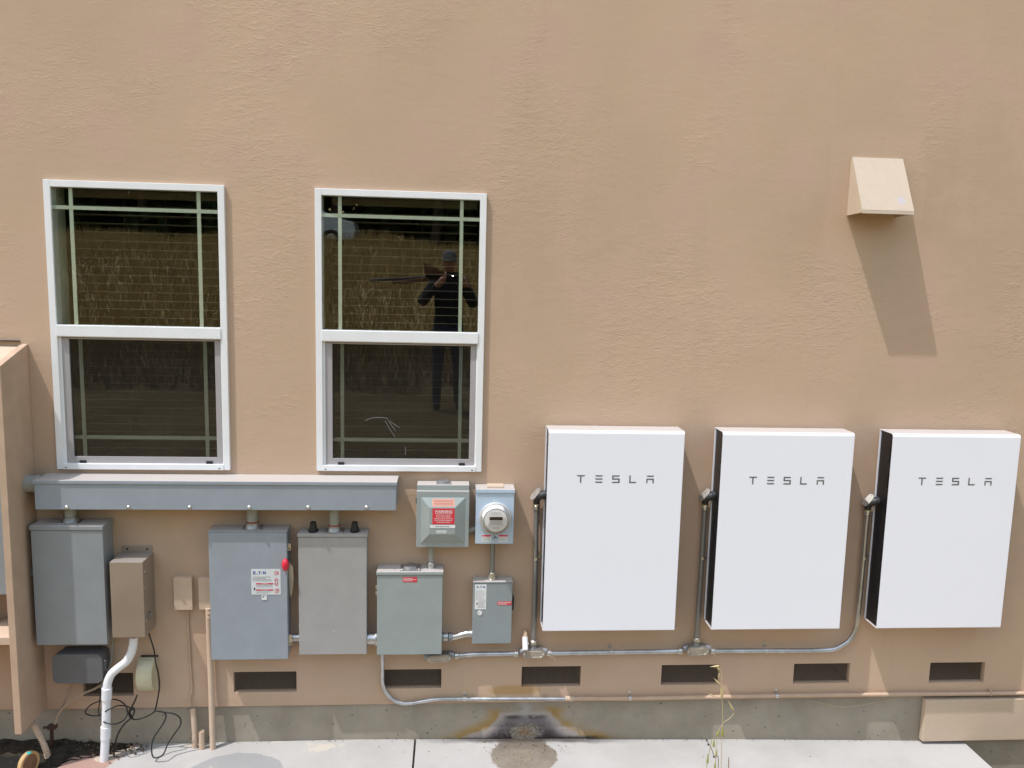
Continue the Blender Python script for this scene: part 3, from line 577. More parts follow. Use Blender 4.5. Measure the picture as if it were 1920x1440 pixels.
# 3: warm grey panel
d3 = .112; x0, x1, z0, z1 = quad((556.5, 1000.6), (690, 1000.6), (560, 1228.5), (687.7, 1227.5), -d3); z1 = 1.118
pn = cabinet('junction_panel', 'plain warm grey panel with two black caps on its top', 'panel box', x0, x1, z0, z1, d3, M['gray3'], .018); P3X = (x0, x1)
for pxm in (587, 665):
    qx = U(pxm, 995, -.075).x; b = B(); b.turned((qx, -.072, z1-.001), (qx, -.072, 9), ((0, .026), (.012, .027), (.016, .0225), (.045, .017), (.055, .0165), (.058, .014)), 20); obj('cap', b, M['rubber'], pn, label='black rubber cap')
for pm in (1039, 1172): b = B(); zz = U(557, pm, -.06).z; b.box(x0-.004, x0+.004, -.075, -.045, zz-.015, zz+.015, .002); obj('hinge', b, M['galv'], pn)
screw((U(626, 1184, -d3).x, -d3+.004, U(626, 1184, -d3).z), .003, M['zinc'], pn)
hub(U(627, 988, -.068).x, -.068, z1, zb+.004, 'grey pipe hub between the two black caps', rp=.027)
# 4: sage panel
d4 = .126; x0, x1, z0, z1 = quad((705.3, 1075), (832, 1073.8), (705.4, 1228.5), (829, 1228), -d4); z1 = .905
gp = cabinet('solar_panel_box', 'sage grey panel box with small red sticker under its lid', 'panel box', x0, x1, z0, z1, d4, M['gray4'], .019); P4X = (x0, x1)
st, (a0, a1, e0, e1) = fl(gp, 'sticker', M['red'], 755.5, 1081.8, 782, 1091.3, -d4+.004, label='red sticker with white print')
lines(a0+.004, a1-.004, e0+.004, e1-.003, -d4+.0022, 3, M['labelw'], st, 9, .42)
for pm in (1099, 1110, 1205): b = B(); zz = U(704, pm, -.1).z; b.box(x0-.005, x0+.006, -.118, -.104, zz-.011, zz+.011, .0015); obj('hinge', b, M['zinc'], gp)
q = U(770, 1063, -.065); b = B(); b.box(q.x-.057, q.x+.057, -.112, -.015, z1-.001, z1+.006, .002); b.turned((q.x, -.062, z1+.005), (q.x, -.062, 9), ((0, .043), (.010, .040), (.012, .036)), 28); hp = obj('blank_hub', b, M['castal'], gp)
for sx in (-1, 1): screw((q.x+sx*.048, -.104, z1+.0055), .005, M['zinc'], hp, (0, 0, 1))
# 5: warning box with raised door
d5 = .112; x0, x1, z0, z1 = quad((782.5, 921), (881, 921), (779, 1026), (878, 1027), -d5); zc1 = 1.393
wb = thing('transfer_box', 'grey box with raised pyramid door and red WARNING sign', 'disconnect box', ((x0+x1)/2, 0, z0))
b = B(); b.box(x0+.004, x1-.004, -d5+.025, -.002, z0+.004, zc1-.03, .003); obj('body', b, M['gray4'], wb)
xa, xb, za, zb5 = PR(782.5, 905, 879.6, 914, -d5+.012); b = B(); b.box(x0+.001, x1-.001, -d5+.014, -.001, zc1-.036, zc1, .004); cp = obj('rain_cap', b, M['gray4'], wb)
for pxm in (800, 862): screw((U(pxm, 910, -d5+.013).x, -d5+.0145, zc1-.022), .003, M['inkgray'], cp)
b = B(); b.box(x0, x1, -d5, -d5+.030, z0, z1, .004); dr = obj('door', b, M['gray4'], wb)
o0, o1, f0, f1 = PR(789, 932.5, 872, 1018.5, -d5); i0, i1, g0, g1 = PR(805, 952, 853, 1002, -d5-.028); yo, yi = -d5-.0005, -d5-.028
b = B(); vo = [b.bm.verts.new(p_) for p_ in ((o0, yo, f0), (o1, yo, f0), (o1, yo, f1), (o0, yo, f1))]; vi = [b.bm.verts.new(p_) for p_ in ((i0, yi, g0), (i1, yi, g0), (i1, yi, g1), (i0, yi, g1))]
for k in range(4): b.bm.faces.new((vo[k], vo[(k+1) % 4], vi[(k+1) % 4], vi[k]))
b.bm.faces.new(vi); obj('raised_panel', b, M['gray4'], dr, ang=5)
sg, (a0, a1, e0, e1) = fl(wb, 'warning_sign', M['red'], 810.8, 953.5, 852.3, 983, yi, .0008, 'red WARNING sign'); W_, H_ = a1-a0, e1-e0; yy = yi-.0013
text('WARNING', (a0+a1)/2, e0+.72*H_, e0+.90*H_, yy, M['labelw'], sg, width=.80*W_, bold=.015); b = B(); b.box(a0+.1*W_, a1-.1*W_, yy-.0001, yy, e0+.665*H_, e0+.685*H_); obj('rule', b, M['labelw'], sg)
for k, s in enumerate(('ELECTRIC SHOCK HAZARD', 'DO NOT TOUCH TERMINALS', 'TERMINALS ON BOTH THE LINE AND', 'LOAD SIDES MAY BE ENERGIZED', 'IN THE OPEN POSITION')): text(s, (a0+a1)/2, e0+(.54-.112*k)*H_, e0+(.61-.112*k)*H_, yy, M['labelw'], sg, width=(.66, .68, .86, .80, .58)[k]*W_, bold=.008)
ws, (a0, a1, e0, e1) = fl(wb, 'name_strip', M['labelw'], 806, 984.5, 853.5, 990, yi-.0002, .0008); lines(a0+.2*(a1-a0), a1-.15*(a1-a0), e0, e1, yi-.0014, 1, M['inkgray'], ws, 13, .3)
ws, (a0, a1, e0, e1) = fl(wb, 'maker_label', M['labelw'], 818, 995.2, 837, 1000, yi-.0002, .0008); lines(a0+.002, a1-.002, e0, e1, yi-.0014, 1, M['inkgray'], ws, 14, .35)
# faded orange label lies on the sloping upper facet
tt = lambda z: lerp(yo, yi, (f1-z)/(f1-g1)); a0, a1, e0, e1 = PR(810.6, 936, 852.3, 948.5, -d5-.012); b = B(); b.poly(((a0, tt(e0)-.001, e0), (a1, tt(e0)-.001, e0), (a1, tt(e1)-.001, e1), (a0, tt(e1)-.001, e1))); ol = obj('caution_label', b, M['orange'], wb, label='faded orange caution label')
b = B()
for k in range(4):
    z_ = lerp(e0, e1, .18+.2*k); b.poly(((a0+.006, tt(z_)-.0018, z_), (a1-.006, tt(z_)-.0018, z_), (a1-.006, tt(z_+.004)-.0018, z_+.004), (a0+.006, tt(z_+.004)-.0018, z_+.004)))
obj('small_print', b, plain('faded_red_ink', (.42, .17, .13), .5), ol)
b = B(); b.box(x0-.006, x0+.004, -.085, -.07, zc1-.11, zc1-.08, .002); obj('latch', b, M['darkcast'], wb)
q = U(832, 902, -.05); b = B(); b.box(q.x-.040, q.x+.040, -.085, -.02, zc1-.001, zc1+.006, .002); b.turned((q.x, -.052, zc1+.005), (q.x, -.052, 9), ((0, .031), (.008, .029), (.010, .024)), 24); obj('blank_hub', b, M['castal'], wb)
P5 = (x0, x1, z0)
# 6: meter
d6 = .118; x0, x1, z0, z1 = quad((892, 923), (965, 923), (892, 1020), (962, 1020), -d6+.005); z1 = 1.375
mt = thing('electric_meter', 'pale blue meter socket with round glass electric meter', 'meter', ((x0+x1)/2, 0, z0))
b = B(); b.box(x0, x1, -d6+.005, -.002, z0, z1-.02, .004); obj('socket_box', b, M['gray5'], mt)
b = B(); b.box(x0-.002, x1+.003, -d6-.001, -.001, z1-.022, z1, .003); cp = obj('rain_cap', b, M['gray5'], mt)
b = B(); b.box(U(913, 908, -.06).x, U(944, 908, -.06).x, -.090, -.022, z1-.001, z1+.010, .002); obj('hub_plate', b, M['hood'], mt)
c = U(929, 971.5, -d6-.005); yf = -d6+.005
b = B(); b.turned((c.x, yf+.001, c.z), (c.x, -9, c.z), ((0, .089), (.006, .0905), (.016, .090), (.022, .086), (.022, .080), (.012, .079)), 48, cap=False); obj('ring', b, plain('brushed_ring', (.60, .60, .61), .35, .35), mt)
b = B(); b.turned((c.x, yf, c.z), (c.x, -9, c.z), ((.010, .080), (.024, .079), (.030, .077), (.050, .071), (.052, .0685), (.0525, .0684)), 48); md = obj('meter_drum', b, M['meterw'], mt)
b = B(); b.turned((c.x, yf-.0527, c.z), (c.x, -9, c.z), ((0, .066), (.001, .066), (.0012, .062)), 40); fc = obj('dial_face', b, M['meterw'], mt)
b = B(); b.tube([(c.x+.0665*math.cos(a), yf-.0535, c.z+.0665*math.sin(a)) for a in np.linspace(0, 2*math.pi, 49)], .0016, 6, cap=False); obj('bezel', b, M['logo'], mt)
b = B(); b.tube([(c.x+.0800*math.cos(a), yf-.012, c.z+.0800*math.sin(a)) for a in np.linspace(0, 2*math.pi, 49)], .0030, 6, cap=False); obj('gasket', b, M['black'], mt)
a0, a1, e0, e1 = PR(918, 969.5, 942.5, 975.5, yf-.056); flat('lcd_display', a0, a1, e0, e1, yf-.0545, M['lcd'], mt); cxm = (a0+a1)/2
lines(cxm-.035, cxm+.035, e0-.026, e0-.006, yf-.0545, 3, M['inkgray'], fc, 21, .35); lines(cxm-.022, cxm+.022, e0-.048, e0-.040, yf-.0545, 2, M['inkgray'], fc, 22, .4); lines(cxm-.03, cxm+.03, e1+.012, e1+.028, yf-.0545, 2, M['inkgray'], fc, 23, .2)
b = B(); b.turned((c.x, yf, c.z), (c.x, -9, c.z), ((.022, .0805), (.045, .078), (.062, .074), (.066, .070), (.067, .064), (.067, .0005)), 48, cap=False); obj('glass_cover', b, M['meterglass'], mt)
for (pa, pb, sd) in ((904, 920.6, 31), (935, 952, 32)):
    lb, (a0, a1, e0, e1) = fl(mt, 'caution_label', M['labelw'], pa, 1003, pb, 1016, yf); b = B(); b.box(a0, a1, yf-.0017, yf-.0013, e1-.009, e1); obj('warning_bar', b, M['red'], lb); lines(a0+.003, a1-.002, e0+.003, e1-.013, yf-.0018, 4, M['inkgray'], lb, sd, .4)
q = U(929, 1006, yf-.02); b = B()
for dx_, dz_ in ((-.010, .012), (-.018, -.010), (-.009, -.020), (.014, -.008)): b.tube([(q.x, yf-.02, q.z), (q.x+dx_*.6, yf-.028, q.z+dz_*.5), (q.x+dx_, yf-.022, q.z+dz_)], .0017, 6)
obj('seal_tie', b, M['rubber'], mt)
for pxm in (926, 933): q = U(pxm, 938.5, yf); screw((q.x, yf+.0005, q.z), .0035, M['zinc'], mt)
P6 = (x0, x1, z0)
# 7: small switch
d7 = .082; x0, x1, z0, z1 = quad((887, 1091), (961, 1090), (885, 1207), (958.7, 1207), -d7); z1 = .829
s7 = cabinet('disconnect_switch', 'small grey disconnect switch with white rating label, right of the sage panel', 'switch box', x0, x1, z0, z1, d7, M['gray6']); P7 = (x0, x1, z1)
lb, (a0, a1, e0, e1) = fl(s7, 'rating_label', M['labelw'], 890.5, 1096, 911.7, 1142.3, -d7); W_, H_ = a1-a0, e1-e0; yy = -d7-.0017
eaton_logo(a0+.16*W_, a0+.88*W_, e0+.86*H_, e0+.945*H_, yy, M['inkblue'], lb); lines(a0+.06*W_, a0+.9*W_, e0+.38*H_, e0+.78*H_, yy, 9, M['inkgray'], lb, 41, .25); lines(a0+.28*W_, a0+.95*W_, e0+.05*H_, e0+.37*H_, yy, 6, M['inkgray'], lb, 42, .4)
b = B(); b.prism([(a0+.12*W_, e0+.24*H_), (a0+.22*W_, e0+.16*H_), (a0+.24*W_, e0+.26*H_), (a0+.17*W_, e0+.28*H_)], yy-.0003, yy); obj('hazard_mark', b, M['inkblack'], lb)
q = U(899.5, 1149, -d7); b = B(); b.cyl((q.x, -d7+.001, q.z), (q.x, -d7-.003, q.z), .0135, n=20); kc = obj('keyhole_cover', b, M['labelw'], s7); flat('keyhole', q.x-.008, q.x-.002, q.z-.001, q.z+.003, -d7-.0031, M['inkblack'], kc, .0004)
rs_, (a0, a1, e0, e1) = fl(s7, 'sticker', M['red'], 932.5, 1128, 959, 1134.3, -d7, label='red sticker with white print'); lines(a0+.004, a1-.004, e0+.002, e1-.002, -d7-.0016, 2, M['labelw'], rs_, 43, .45)
z_a, z_b = U(962, 1151, -.05).z, U(962, 1114, -.05).z; b = B(); b.box(x1, x1+.009, -.060, -.045, lerp(z_a, z_b, .45), z_b, .002); obj('handle_bracket', b, M['darkcast'], s7)
b = B(); b.tube([(x1+.008, -.055, z_b-.012), (x1+.006, -.075, lerp(z_a, z_b, .55)), (x1+.004, -.078, z_a+.035)], .005, 8); obj('handle', b, M['black'], s7)
b = B(); b.tube([(x1+.011, -.05, lerp(z_a, z_b, .6)), (x1+.010, -.05, z_a)], .002, 6); obj('lever', b, M['zinc'], s7)
b = B(); b.box(x1-.001, x1+.004, -.06, -.045, z0+.06, z0+.075, .001); obj('latch', b, M['zinc'], s7)

# ------------------------------------------------------------------ nipples and conduit between boxes
def conn(b_, p, d, r, L=.028):     # compression connector
    b_.turned(p, Vector(p)+Vector(d), ((0, r*1.25), (.004, r*1.5), (.010, r*1.5), (.011, r*1.3), (.017, r*1.3), (.018, r*1.5), (L-.004, r*1.5), (L, r*1.2)), 14)
def conduit(name, label, pts, r, mpipe, ends=(True, True), straps=(), group=None, cat='conduit', strapm=None):
    P = [Vector(p) for p in pts]; t_ = thing(name, label, cat, P[0], group)
    b = B(); b.tube(P, r, 14); obj('pipe', b, mpipe, t_)
    if ends[0]: b = B(); conn(b, P[0], (P[1]-P[0]).normalized(), r); obj('connector', b, M['zinc'], t_)
    if ends[1]: b = B(); conn(b, P[-1], (P[-2]-P[-1]).normalized(), r); obj('connector', b, M['zinc'], t_)
    for (c_, vert) in straps:
        c_ = Vector(c_); b = B(); w = .008
        pr = [(-(r+.002)*math.cos(a), (r+.002)*math.sin(a)) for a in np.linspace(-.2, math.pi+.2, 12)]
        rings = []
        for s in (-w, w):
            rings.append([b.bm.verts.new((c_.x+s, c_.y-h_, c_.z+l_) if not vert else (c_.x+l_, c_.y-h_, c_.z+s)) for l_, h_ in pr])
        for i in range(len(pr)-1): b.bm.faces.new((rings[0][i], rings[0][i+1], rings[1][i+1], rings[1][i]))
        if vert: b.box(c_.x+r, c_.x+r+.024, -.004, -.0015, c_.z-w, c_.z+w)
        else: b.box(c_.x-w, c_.x+w, -.004, -.0015, c_.z+r, c_.z+r+.024)
        so_ = obj('strap', b, strapm or M['zinc'], t_)
        screw((c_.x+(r+.014 if vert else 0), -.004, c_.z+(0 if vert else r+.014)), .004, M['galvdark'], so_)
    return t_
q = U(548, 1196, -.06); conduit('conduit_nipple', 'short steel nipple from the red-handled switch to the warm grey panel', [(SWX[1]-.005, -.055, q.z), (P3X[0]+.005, -.055, q.z)], .022, M['galv'], (False, False))
b = B(); q = U(697, 1197, -.06); nn = conduit('conduit_nipple', 'short galvanised nipple between the warm grey and sage panels', [(P3X[1]-.006, -.06, q.z), (P4X[0]+.006, -.06, q.z)], .034, M['galv'], (False, False)); b.cyl((P4X[0]-.010, -.06, q.z), (P4X[0]-.002, -.06, q.z), .041); obj('locknut', b, M['castal'], nn)
qa, qb = U(840, 1194, -.055), U(880, 1188, -.055); A0 = P4X[1]-.004
off = thing('offset_nipple', 'offset steel nipple between the sage panel and the small disconnect switch', 'conduit', (A0, -.055, qa.z))
b = B(); b.cyl((A0, -.055, qa.z), (A0+.034, -.055, qa.z), .0245); obj('coupling', b, M['galv'], off)
for xx in (A0+.004, A0+.034): b = B(); b.cyl((xx, -.055, qa.z), (xx+.004, -.055, qa.z), .026); obj('locknut', b, M['black'], off)
b = B(); b.turned((A0+.038, -.055, qa.z), (9, -.055, qa.z), ((0, .024), (.022, .024), (.024, .021)), 6); obj('hex_nut', b, M['castal'], off)
b = B(); b.tube([(A0+.058, -.055, qa.z), (A0+.070, -.055, qa.z), (P7[0]-.030, -.055, qb.z), (P7[0]-.018, -.055, qb.z)], .019, 16); obj('offset_pipe', b, M['zinc'], off)
b = B(); b.cyl((P7[0]-.020, -.055, qb.z), (P7[0]+.005, -.055, qb.z), .0205); obj('end_sleeve', b, M['galv'], off)
q0 = U(808, 1050, -.06).x; cv = conduit('conduit', 'short grey conduit from the WARNING box down to the sage panel', [(q0, -.06, P5[2]+.006), (q0, -.06, .905+.01)], .0155, M['pvcgray'], (False, False)); b = B(); b.turned((q0, -.06, .905), (q0, -.06, 9), ((0, .026), (.006, .026), (.008, .0225), (.03, .0225), (.034, .019)), 20); obj('connector', b, M['galv'], cv)
q0 = U(923, 1050, -.045).x; cv = conduit('conduit', 'short steel conduit from the meter down to the small disconnect switch', [(q0, -.045, P6[2]+.006), (q0, -.045, .829+.01)], .0148, M['galvdark'], (False, False)); b = B(); b.turned((q0, -.045, .829), (q0, -.045, 9), ((0, .029), (.006, .029), (.008, .023), (.022, .023), (.024, .020), (.03, .020), (.032, .023), (.040, .023), (.046, .017)), 20); obj('connector', b, M['zinc'], cv)
b = B(); b.cyl((q0, -.045, P6[2]-.012), (q0, -.045, P6[2]), .018); obj('locknut', b, M['galvdark'], cv)
q = U(886, 993, -.06); conduit('conduit_nipple', 'short pipe nipple from the WARNING box to the meter socket', [(P5[1]-.006, -.062, q.z-.004), (P6[0]+.006, -.062, q.z+.006)], .015, M['pvcgray'], (False, False))

# conduit bodies along the bottom run
YC = -.032; RC = .0142
def stad(cx_, cz_, hl, hh, ang, n=8):
    P = []
    for s, a0 in ((1, -90), (-1, 90)):
        for a in np.linspace(a0, a0+180, n): P.append((s*(hl-hh)+hh*math.cos(math.radians(a)), hh*math.sin(math.radians(a))))
    ca, sa = math.cos(ang), math.sin(ang); return [(cx_+x*ca-z*sa, cz_+x*sa+z*ca) for x, z in P]
def cbody(label, c, hl, hh, ang, yf, tee=None):
    t_ = thing('pipe_tee', label, 'conduit fitting', (c.x, 0, c.z-hh), 'conduit bodies along the bottom run')
    b = B(); b.prism(stad(c.x, c.z+.004, hl, hh, ang), yf+.004, yf+.05); bmesh.ops.bevel(b.bm, geom=[e for e in b.bm.edges if e.calc_face_angle(0) > .8], offset=.003, segments=2, affect='EDGES')
    ca, sa = math.cos(ang), math.sin(ang)
    for s in (-1, 1): b.turned((c.x+s*(hl-.014)*ca, YC, c.z+.006+s*(hl-.014)*sa), (c.x+s*9*ca, YC, c.z+.006+s*9*sa), ((0, .021), (.014, .021), (.030, .0185), (.032, .0175)), 18)
    if tee: b.turned((tee, YC, c.z+.012), (tee, YC, 9), ((0, .022), (.026, .021), (.032, .021)), 18)
    bo = obj('body', b, M['castal'], t_)
    b = B(); b.prism(stad(c.x, c.z, hl, hh, ang), yf, yf+.0045); bmesh.ops.bevel(b.bm, geom=[e for e in b.bm.edges if e.calc_face_angle(0) > .8], offset=.0018, segments=2, affect='EDGES'); cv_ = obj('cover', b, M['castlid'], t_)
    P = stad(c.x, c.z, hl*.80, hh*.66, ang); b = B(); b.tube([(x, yf-.0002, z) for x, z in P]+[(P[0][0], yf-.0002, P[0][1])], .0022, 6, cap=False); obj('cover_bead', b, M['castlid'], cv_)
    for s in (-1, 1): screw((c.x+s*(hl-.010)*ca, yf+.0005, c.z+s*(hl-.010)*sa), .005, M['zinc'], cv_)
    return t_
yb = -.066
cA = U(823.5, 1236, yb); cB = U(1001, 1227.5, yb); cC = U(1309, 1222, yb); tB = U(1000, 1210, YC).x; tC = U(1305.5, 1205, YC).x
angA = .065
cbody('tilted conduit body under the sage panel corner', cA, .068, .0205, angA, yb)
cbody('tee conduit body below the left side of the first battery', cB, .064, .025, 0, yb, tB); cbody('tee conduit body below the gap between the first two batteries', cC, .066, .025, 0, yb, tC)
zB, zC = cB.z+.006, cC.z+.006
pA = U(852, 1230, YC); pA2 = U(893, 1226.5, YC); pA3 = U(972, 1226, YC)
conduit('conduit', 'short bottom conduit from the sage panel to the first tee', [pA, U(875, 1228, YC), pA2, U(930, 1226, YC), pA3], RC, M['galv'])
b1, b2 = U(1024, 1224.8, YC), U(1279, 1221, YC)
conduit('conduit', 'bottom conduit running under the first battery', [b1, lerp(b1, b2, .5), b2], RC, M['galv'], straps=[(U(1145, 1222.5, YC), False)])
P = [U(1331, 1220.5, YC)]+pth([(1440, 1220, YC), (1548, 1219, YC), (1575, 1212, YC), (1594, 1198, YC), (1605, 1178, YC), (1609, 1155, YC)], 6)+[U(1618, 1060, YC), U(1624, 990, YC), U(1627, 957, YC)]
conduit('conduit', 'bent conduit running under the second battery and up beside the third', P, RC, M['galv'], straps=[(U(1436, 1220, YC), False), (U(1620.5, 1046, YC), True)])
pv1, pv2 = [(tB, YC, cB.z+.046), (tB-.0, YC, U(1004, 1080, YC).z), (U(1006, 946, YC).x, YC, U(1006, 946, YC).z)], [(tC, YC, cC.z+.046), (U(1314, 1080, YC).x, YC, U(1314, 1080, YC).z), (U(1322, 947, YC).x, YC, U(1322, 947, YC).z)]
conduit('conduit', 'upright conduit beside the first battery', pv1, RC, M['galvdark'], straps=[(U(1005.5, 1047, YC), True)]); conduit('conduit', 'upright conduit beside the second battery', pv2, RC, M['galvdark'], straps=[(U(1317.5, 1046, YC), True)])
ELL = ['dark access elbow feeding the first battery', 'dark access elbow feeding the second battery', 'dark access elbow feeding the third battery']
for k, top in enumerate((pv1[-1], pv2[-1], P[-1])):
    top = Vector(top); x_, z_ = top.x, top.z; xe = PWX[k]+.016
    el = thing('access_elbow', ELL[k], 'conduit fitting', (x_, YC, z_), 'access elbows beside the batteries'); ym = -.055; zt_ = z_+.062
    b = B(); b.tube(catmull([(x_, YC, z_+.002), (x_, YC-.002, z_+.028), (x_+.010, (YC+ym)/2, z_+.050), (x_+.034, ym, zt_), (xe, ym, zt_+.001)], 4), [.018]*4+[.020]*4+[.0225]*9, 18); obj('elbow_body', b, M['darkcast'], el)
    b = B(); b.turned((xe-.028, ym, zt_+.001), (9, ym, zt_+.001), ((0, .024), (.016, .026), (.026, .026)), 20); obj('hub_collar', b, M['darkcast'], el)
    b = B(); b.turned((x_, YC, z_-.001), (x_, YC, 9), ((0, .0195), (.004, .0205), (.007, .019)), 18); obj('gasket', b, plain('amber_gasket', (.40, .30, .10), .6), el)
    # slanted cover plate
    c0 = Vector((x_-.010, (YC+ym)/2, z_+.066)); dv = Vector((.62, 0, .78)).normalized(); nv = Vector((-.70, -.42, .58)).normalized(); dv = (dv-nv*dv.dot(nv)).normalized(); sv = dv.cross(nv)
    pts = []
    for s, a0 in ((1, -90), (-1, 90)):
        for a in np.linspace(a0, a0+180, 7): pts.append((s*.022+.020*math.cos(math.radians(a)), .020*math.sin(math.radians(a))))
    b = B(); r0 = [b.bm.verts.new(c0+dv*u_+sv*v_-nv*.006) for u_, v_ in pts]; r1 = [b.bm.verts.new(c0+dv*u_+sv*v_) for u_, v_ in pts]; b.skinrings([r0, r1]); cvp = obj('cover', b, M['castlid'], el)
    for u_ in (-.034, .034): screw(c0+dv*u_, .0035, M['galvdark'], cvp, tuple(nv))
# lower conduit along the stucco edge
RL = .0112; YL = -.018
P = [U(717, 1226, -.05), U(717, 1245, -.04)]+pth([(717, 1262, -.03), (718, 1283, YL), (727, 1303, YL), (744, 1316, YL), (765, 1319, YL), (790, 1315.5, YL), (815, 1311.5, YL), (840, 1310.5, YL)], 5)+[U(960, 1310.5, YL), U(1062, 1310.5, YL)]
conduit('conduit', 'lower grey conduit curving from the sage panel along the stucco edge', P, RL, M['galv'], (False, False), [(U(871, 1310.5, YL), False)])
p0, p1 = U(1060, 1310, YL), U(1985, 1299.5, YL); cpl = conduit('conduit', 'tan painted conduit running along the bottom edge of the stucco', [p0, U(1181, 1310, YL), U(1456, 1304.5, YL), U(1700, 1301.5, YL), p1], RL*1.05, M['tanpaint'], (False, False), [(U(1181, 1309, YL), False), (U(1456, 1304.5, YL), False)])
b = B(); b.turned(p0, p1, ((0, .016), (.008, .017), (.009, .014), (.02, .0145), (.024, .017), (.036, .0172), (.040, .0145), (.052, .0145)), 14); obj('coupling', b, M['tanlight'], cpl)
b = B(); qs = U(1856, 1301, YL); b.box(qs.x-.003, qs.x+.003, -.032, -.001, qs.z-.008, qs.z+.026); obj('clip', b, M['tanpaint'], cpl)
# drain elbow above the first tee
q0, q2, q3 = U(983.5, 1183, 0), U(985, 1197, -.042), U(986, 1219, -.082); q2.x = q3.x = q0.x
dp = thing('drain_pipe', 'tan drain pipe with white elbow poking from the wall above the first tee', 'pipe', q0)
b = B(); b.tube(catmull([q0+Vector((0, .01, 0)), q0+Vector((0, -.016, .001)), q0+Vector((0, -.032, -.008)), q0+Vector((0, -.039, -.024)), q2], 5), .0145, 14); obj('pipe', b, M['tanpaint'], dp)
b = B(); b.tube([q2+Vector((0, .003, .010)), q2+Vector((0, -.004, -.008)), lerp(q2, q3, .6), q3], .0168, 16); obj('elbow', b, M['pvc'], dp)
b = B(); b.ball(lerp(q2, q3, .45)+Vector((.015, 0, 0)), .006); obj('cement_bead', b, M['pvc'], dp)

# ------------------------------------------------------------------ vent hood
hx0, hx1, hzt, hzb, hd = 1.903, 2.194, 3.240, 2.929, .169
vh = thing('vent_hood', 'cream painted sheet metal vent hood high on the wall', 'vent hood', ((hx0+hx1)/2, 0, hzb)); th = .003
b = B(); b.poly(((hx0, -.012, hzt), (hx1, -.012, hzt), (hx1, -hd, hzb+.014), (hx0, -hd, hzb+.014))); b.poly(((hx0, -hd, hzb+.014), (hx1, -hd, hzb+.014), (hx1, -hd-.002, hzb-.004), (hx0, -hd-.002, hzb-.004))); b.poly(((hx0, -.001, hzt), (hx1, -.001, hzt), (hx1, -.012, hzt), (hx0, -.012, hzt)))
o = obj('sloped_front', b, None, vh, ang=8); o.modifiers.clear(); [setattr(f_, 'use_smooth', False) for f_ in o.data.polygons]; m_ = o.modifiers.new('s', 'SOLIDIFY'); m_.thickness = th; m_.offset = -1
t = NT('hood_front_paint'); p = t.pos(); n = t.noise(p, 38, 4, .6, .8, st=(.7, 1, 1.6)); sp = t.ss(n, .59, .66); n2 = t.noise(p, 15, 3)
cc = t.mix(n2, (.49, .395, .31), (.525, .43, .34)); cc = t.mix(t.mth('MULTIPLY', sp, .5), cc, (.38, .34, .33))
bx_ = t.sep(p); dd = t.mth('ADD', t.mth('POWER', t.mth('SUBTRACT', bx_[0], 2.135), 2.0), t.mth('POWER', t.mth('SUBTRACT', bx_[2], 3.0), 2.0)); cc = t.mix(t.mth('MULTIPLY', t.ss(t.mth('ADD', dd, t.mth('MULTIPLY_ADD', n, .0016, -.0008)), .0007, .0002), .5), cc, (.42, .42, .55)); o.data.materials.append(t.pbr(cc, .6, 0, t.bump(n2, .1, .003), .25))
for sx, xx in ((1, hx0), (-1, hx1)):
    b = B(); xs2 = (xx, xx+sx*th); r0, r1 = [[b.bm.verts.new((x, y, z)) for y, z in ((-.001, hzt-.002), (-.011, hzt-.004), (-hd+.002, hzb+.012), (-hd+.002, hzb), (-.001, hzb-.004))] for x in xs2]; b.skinrings([r0, r1]); obj('side_panel', b, M['hood'], vh)
b = B(); b.box(hx0+.02, hx1-.02, -.004, -.0012, hzb+.01, hzt-.01); obj('back_plate', b, M['hood'], vh)
b = B(); b.box(hx0+.03, hx1-.03, -.075, -.071, hzb+.01, hzb+.10); obj('damper_flap', b, M['galvdark'], vh)

# ------------------------------------------------------------------ small items at the left
dT = .16; x0, x1, z0, z1 = quad((205, 1055), (268, 1054), (210, 1196), (272.5, 1196), -dT); z1 = .977
tb = thing('service_box', 'bronze metal service box with mounting ears, right of the dark cabinet', 'box', ((x0+x1)/2, 0, z0))
b = B(); b.box(x0, x1, -dT, -.002, z0, z1, .005); obj('body', b, M['bronze'], tb)
b = B(); b.box(x0+.004, x1-.004, -.004, -.0008, z1-.01, z1+.038, .001); bp = obj('mounting_ear', b, M['bronze'], tb)
for pxm in (238.5, 276): q = U(pxm, 1029.5, -.004); b = B(); b.cyl((q.x, -.003, q.z), (q.x, -.0052, q.z), .006, n=12); obj('screw_hole', b, M['inkblack'], bp)
for k in range(4): screw((x1-.0005, -dT+.018, lerp(z0, z1, .2+.22*k)), .004, M['zinc'], tb, (1, 0, 0))
b = B(); b.box(x1-.001, x1+.010, -dT+.045, -dT+.075, z0+.085, z0+.12, .002); obj('latch', b, M['galvdark'], tb)
Tx = (x0, x1, z0)
# riser
gzr = UZ(195, 1427, gz(-2.17)); P = [U(251, 1194, -.10), U(250, 1208, -.10)]+pth([(247, 1222, -.10), (238, 1239, -.105), (222, 1252, -.11), (209, 1264, -.115), (202, 1280, -.12), (200, 1300, -.125)], 5)+[U(198.5, 1370, -.132), U(195.5, 1424, -.140), Vector((gzr.x, gzr.y, gz(gzr.x)-.03))]
rp_ = thing('riser_pipe', 'white plastic pipe bending down from the bronze service box to the ground', 'pipe', gzr); b = B(); b.tube(P, .0225, 18); obj('pipe', b, M['pvc'], rp_)
for (pa, pb, rr) in ((1290, 1311, .0268), (1362, 1385, .0268)): b = B(); b.cyl(U(200.5 if pa < 1300 else 198.5, pa, -.126 if pa < 1300 else -.132), U(200 if pa < 1300 else 198, pb, -.127 if pa < 1300 else -.134), rr); obj('coupling', b, M['pvc'], rp_)
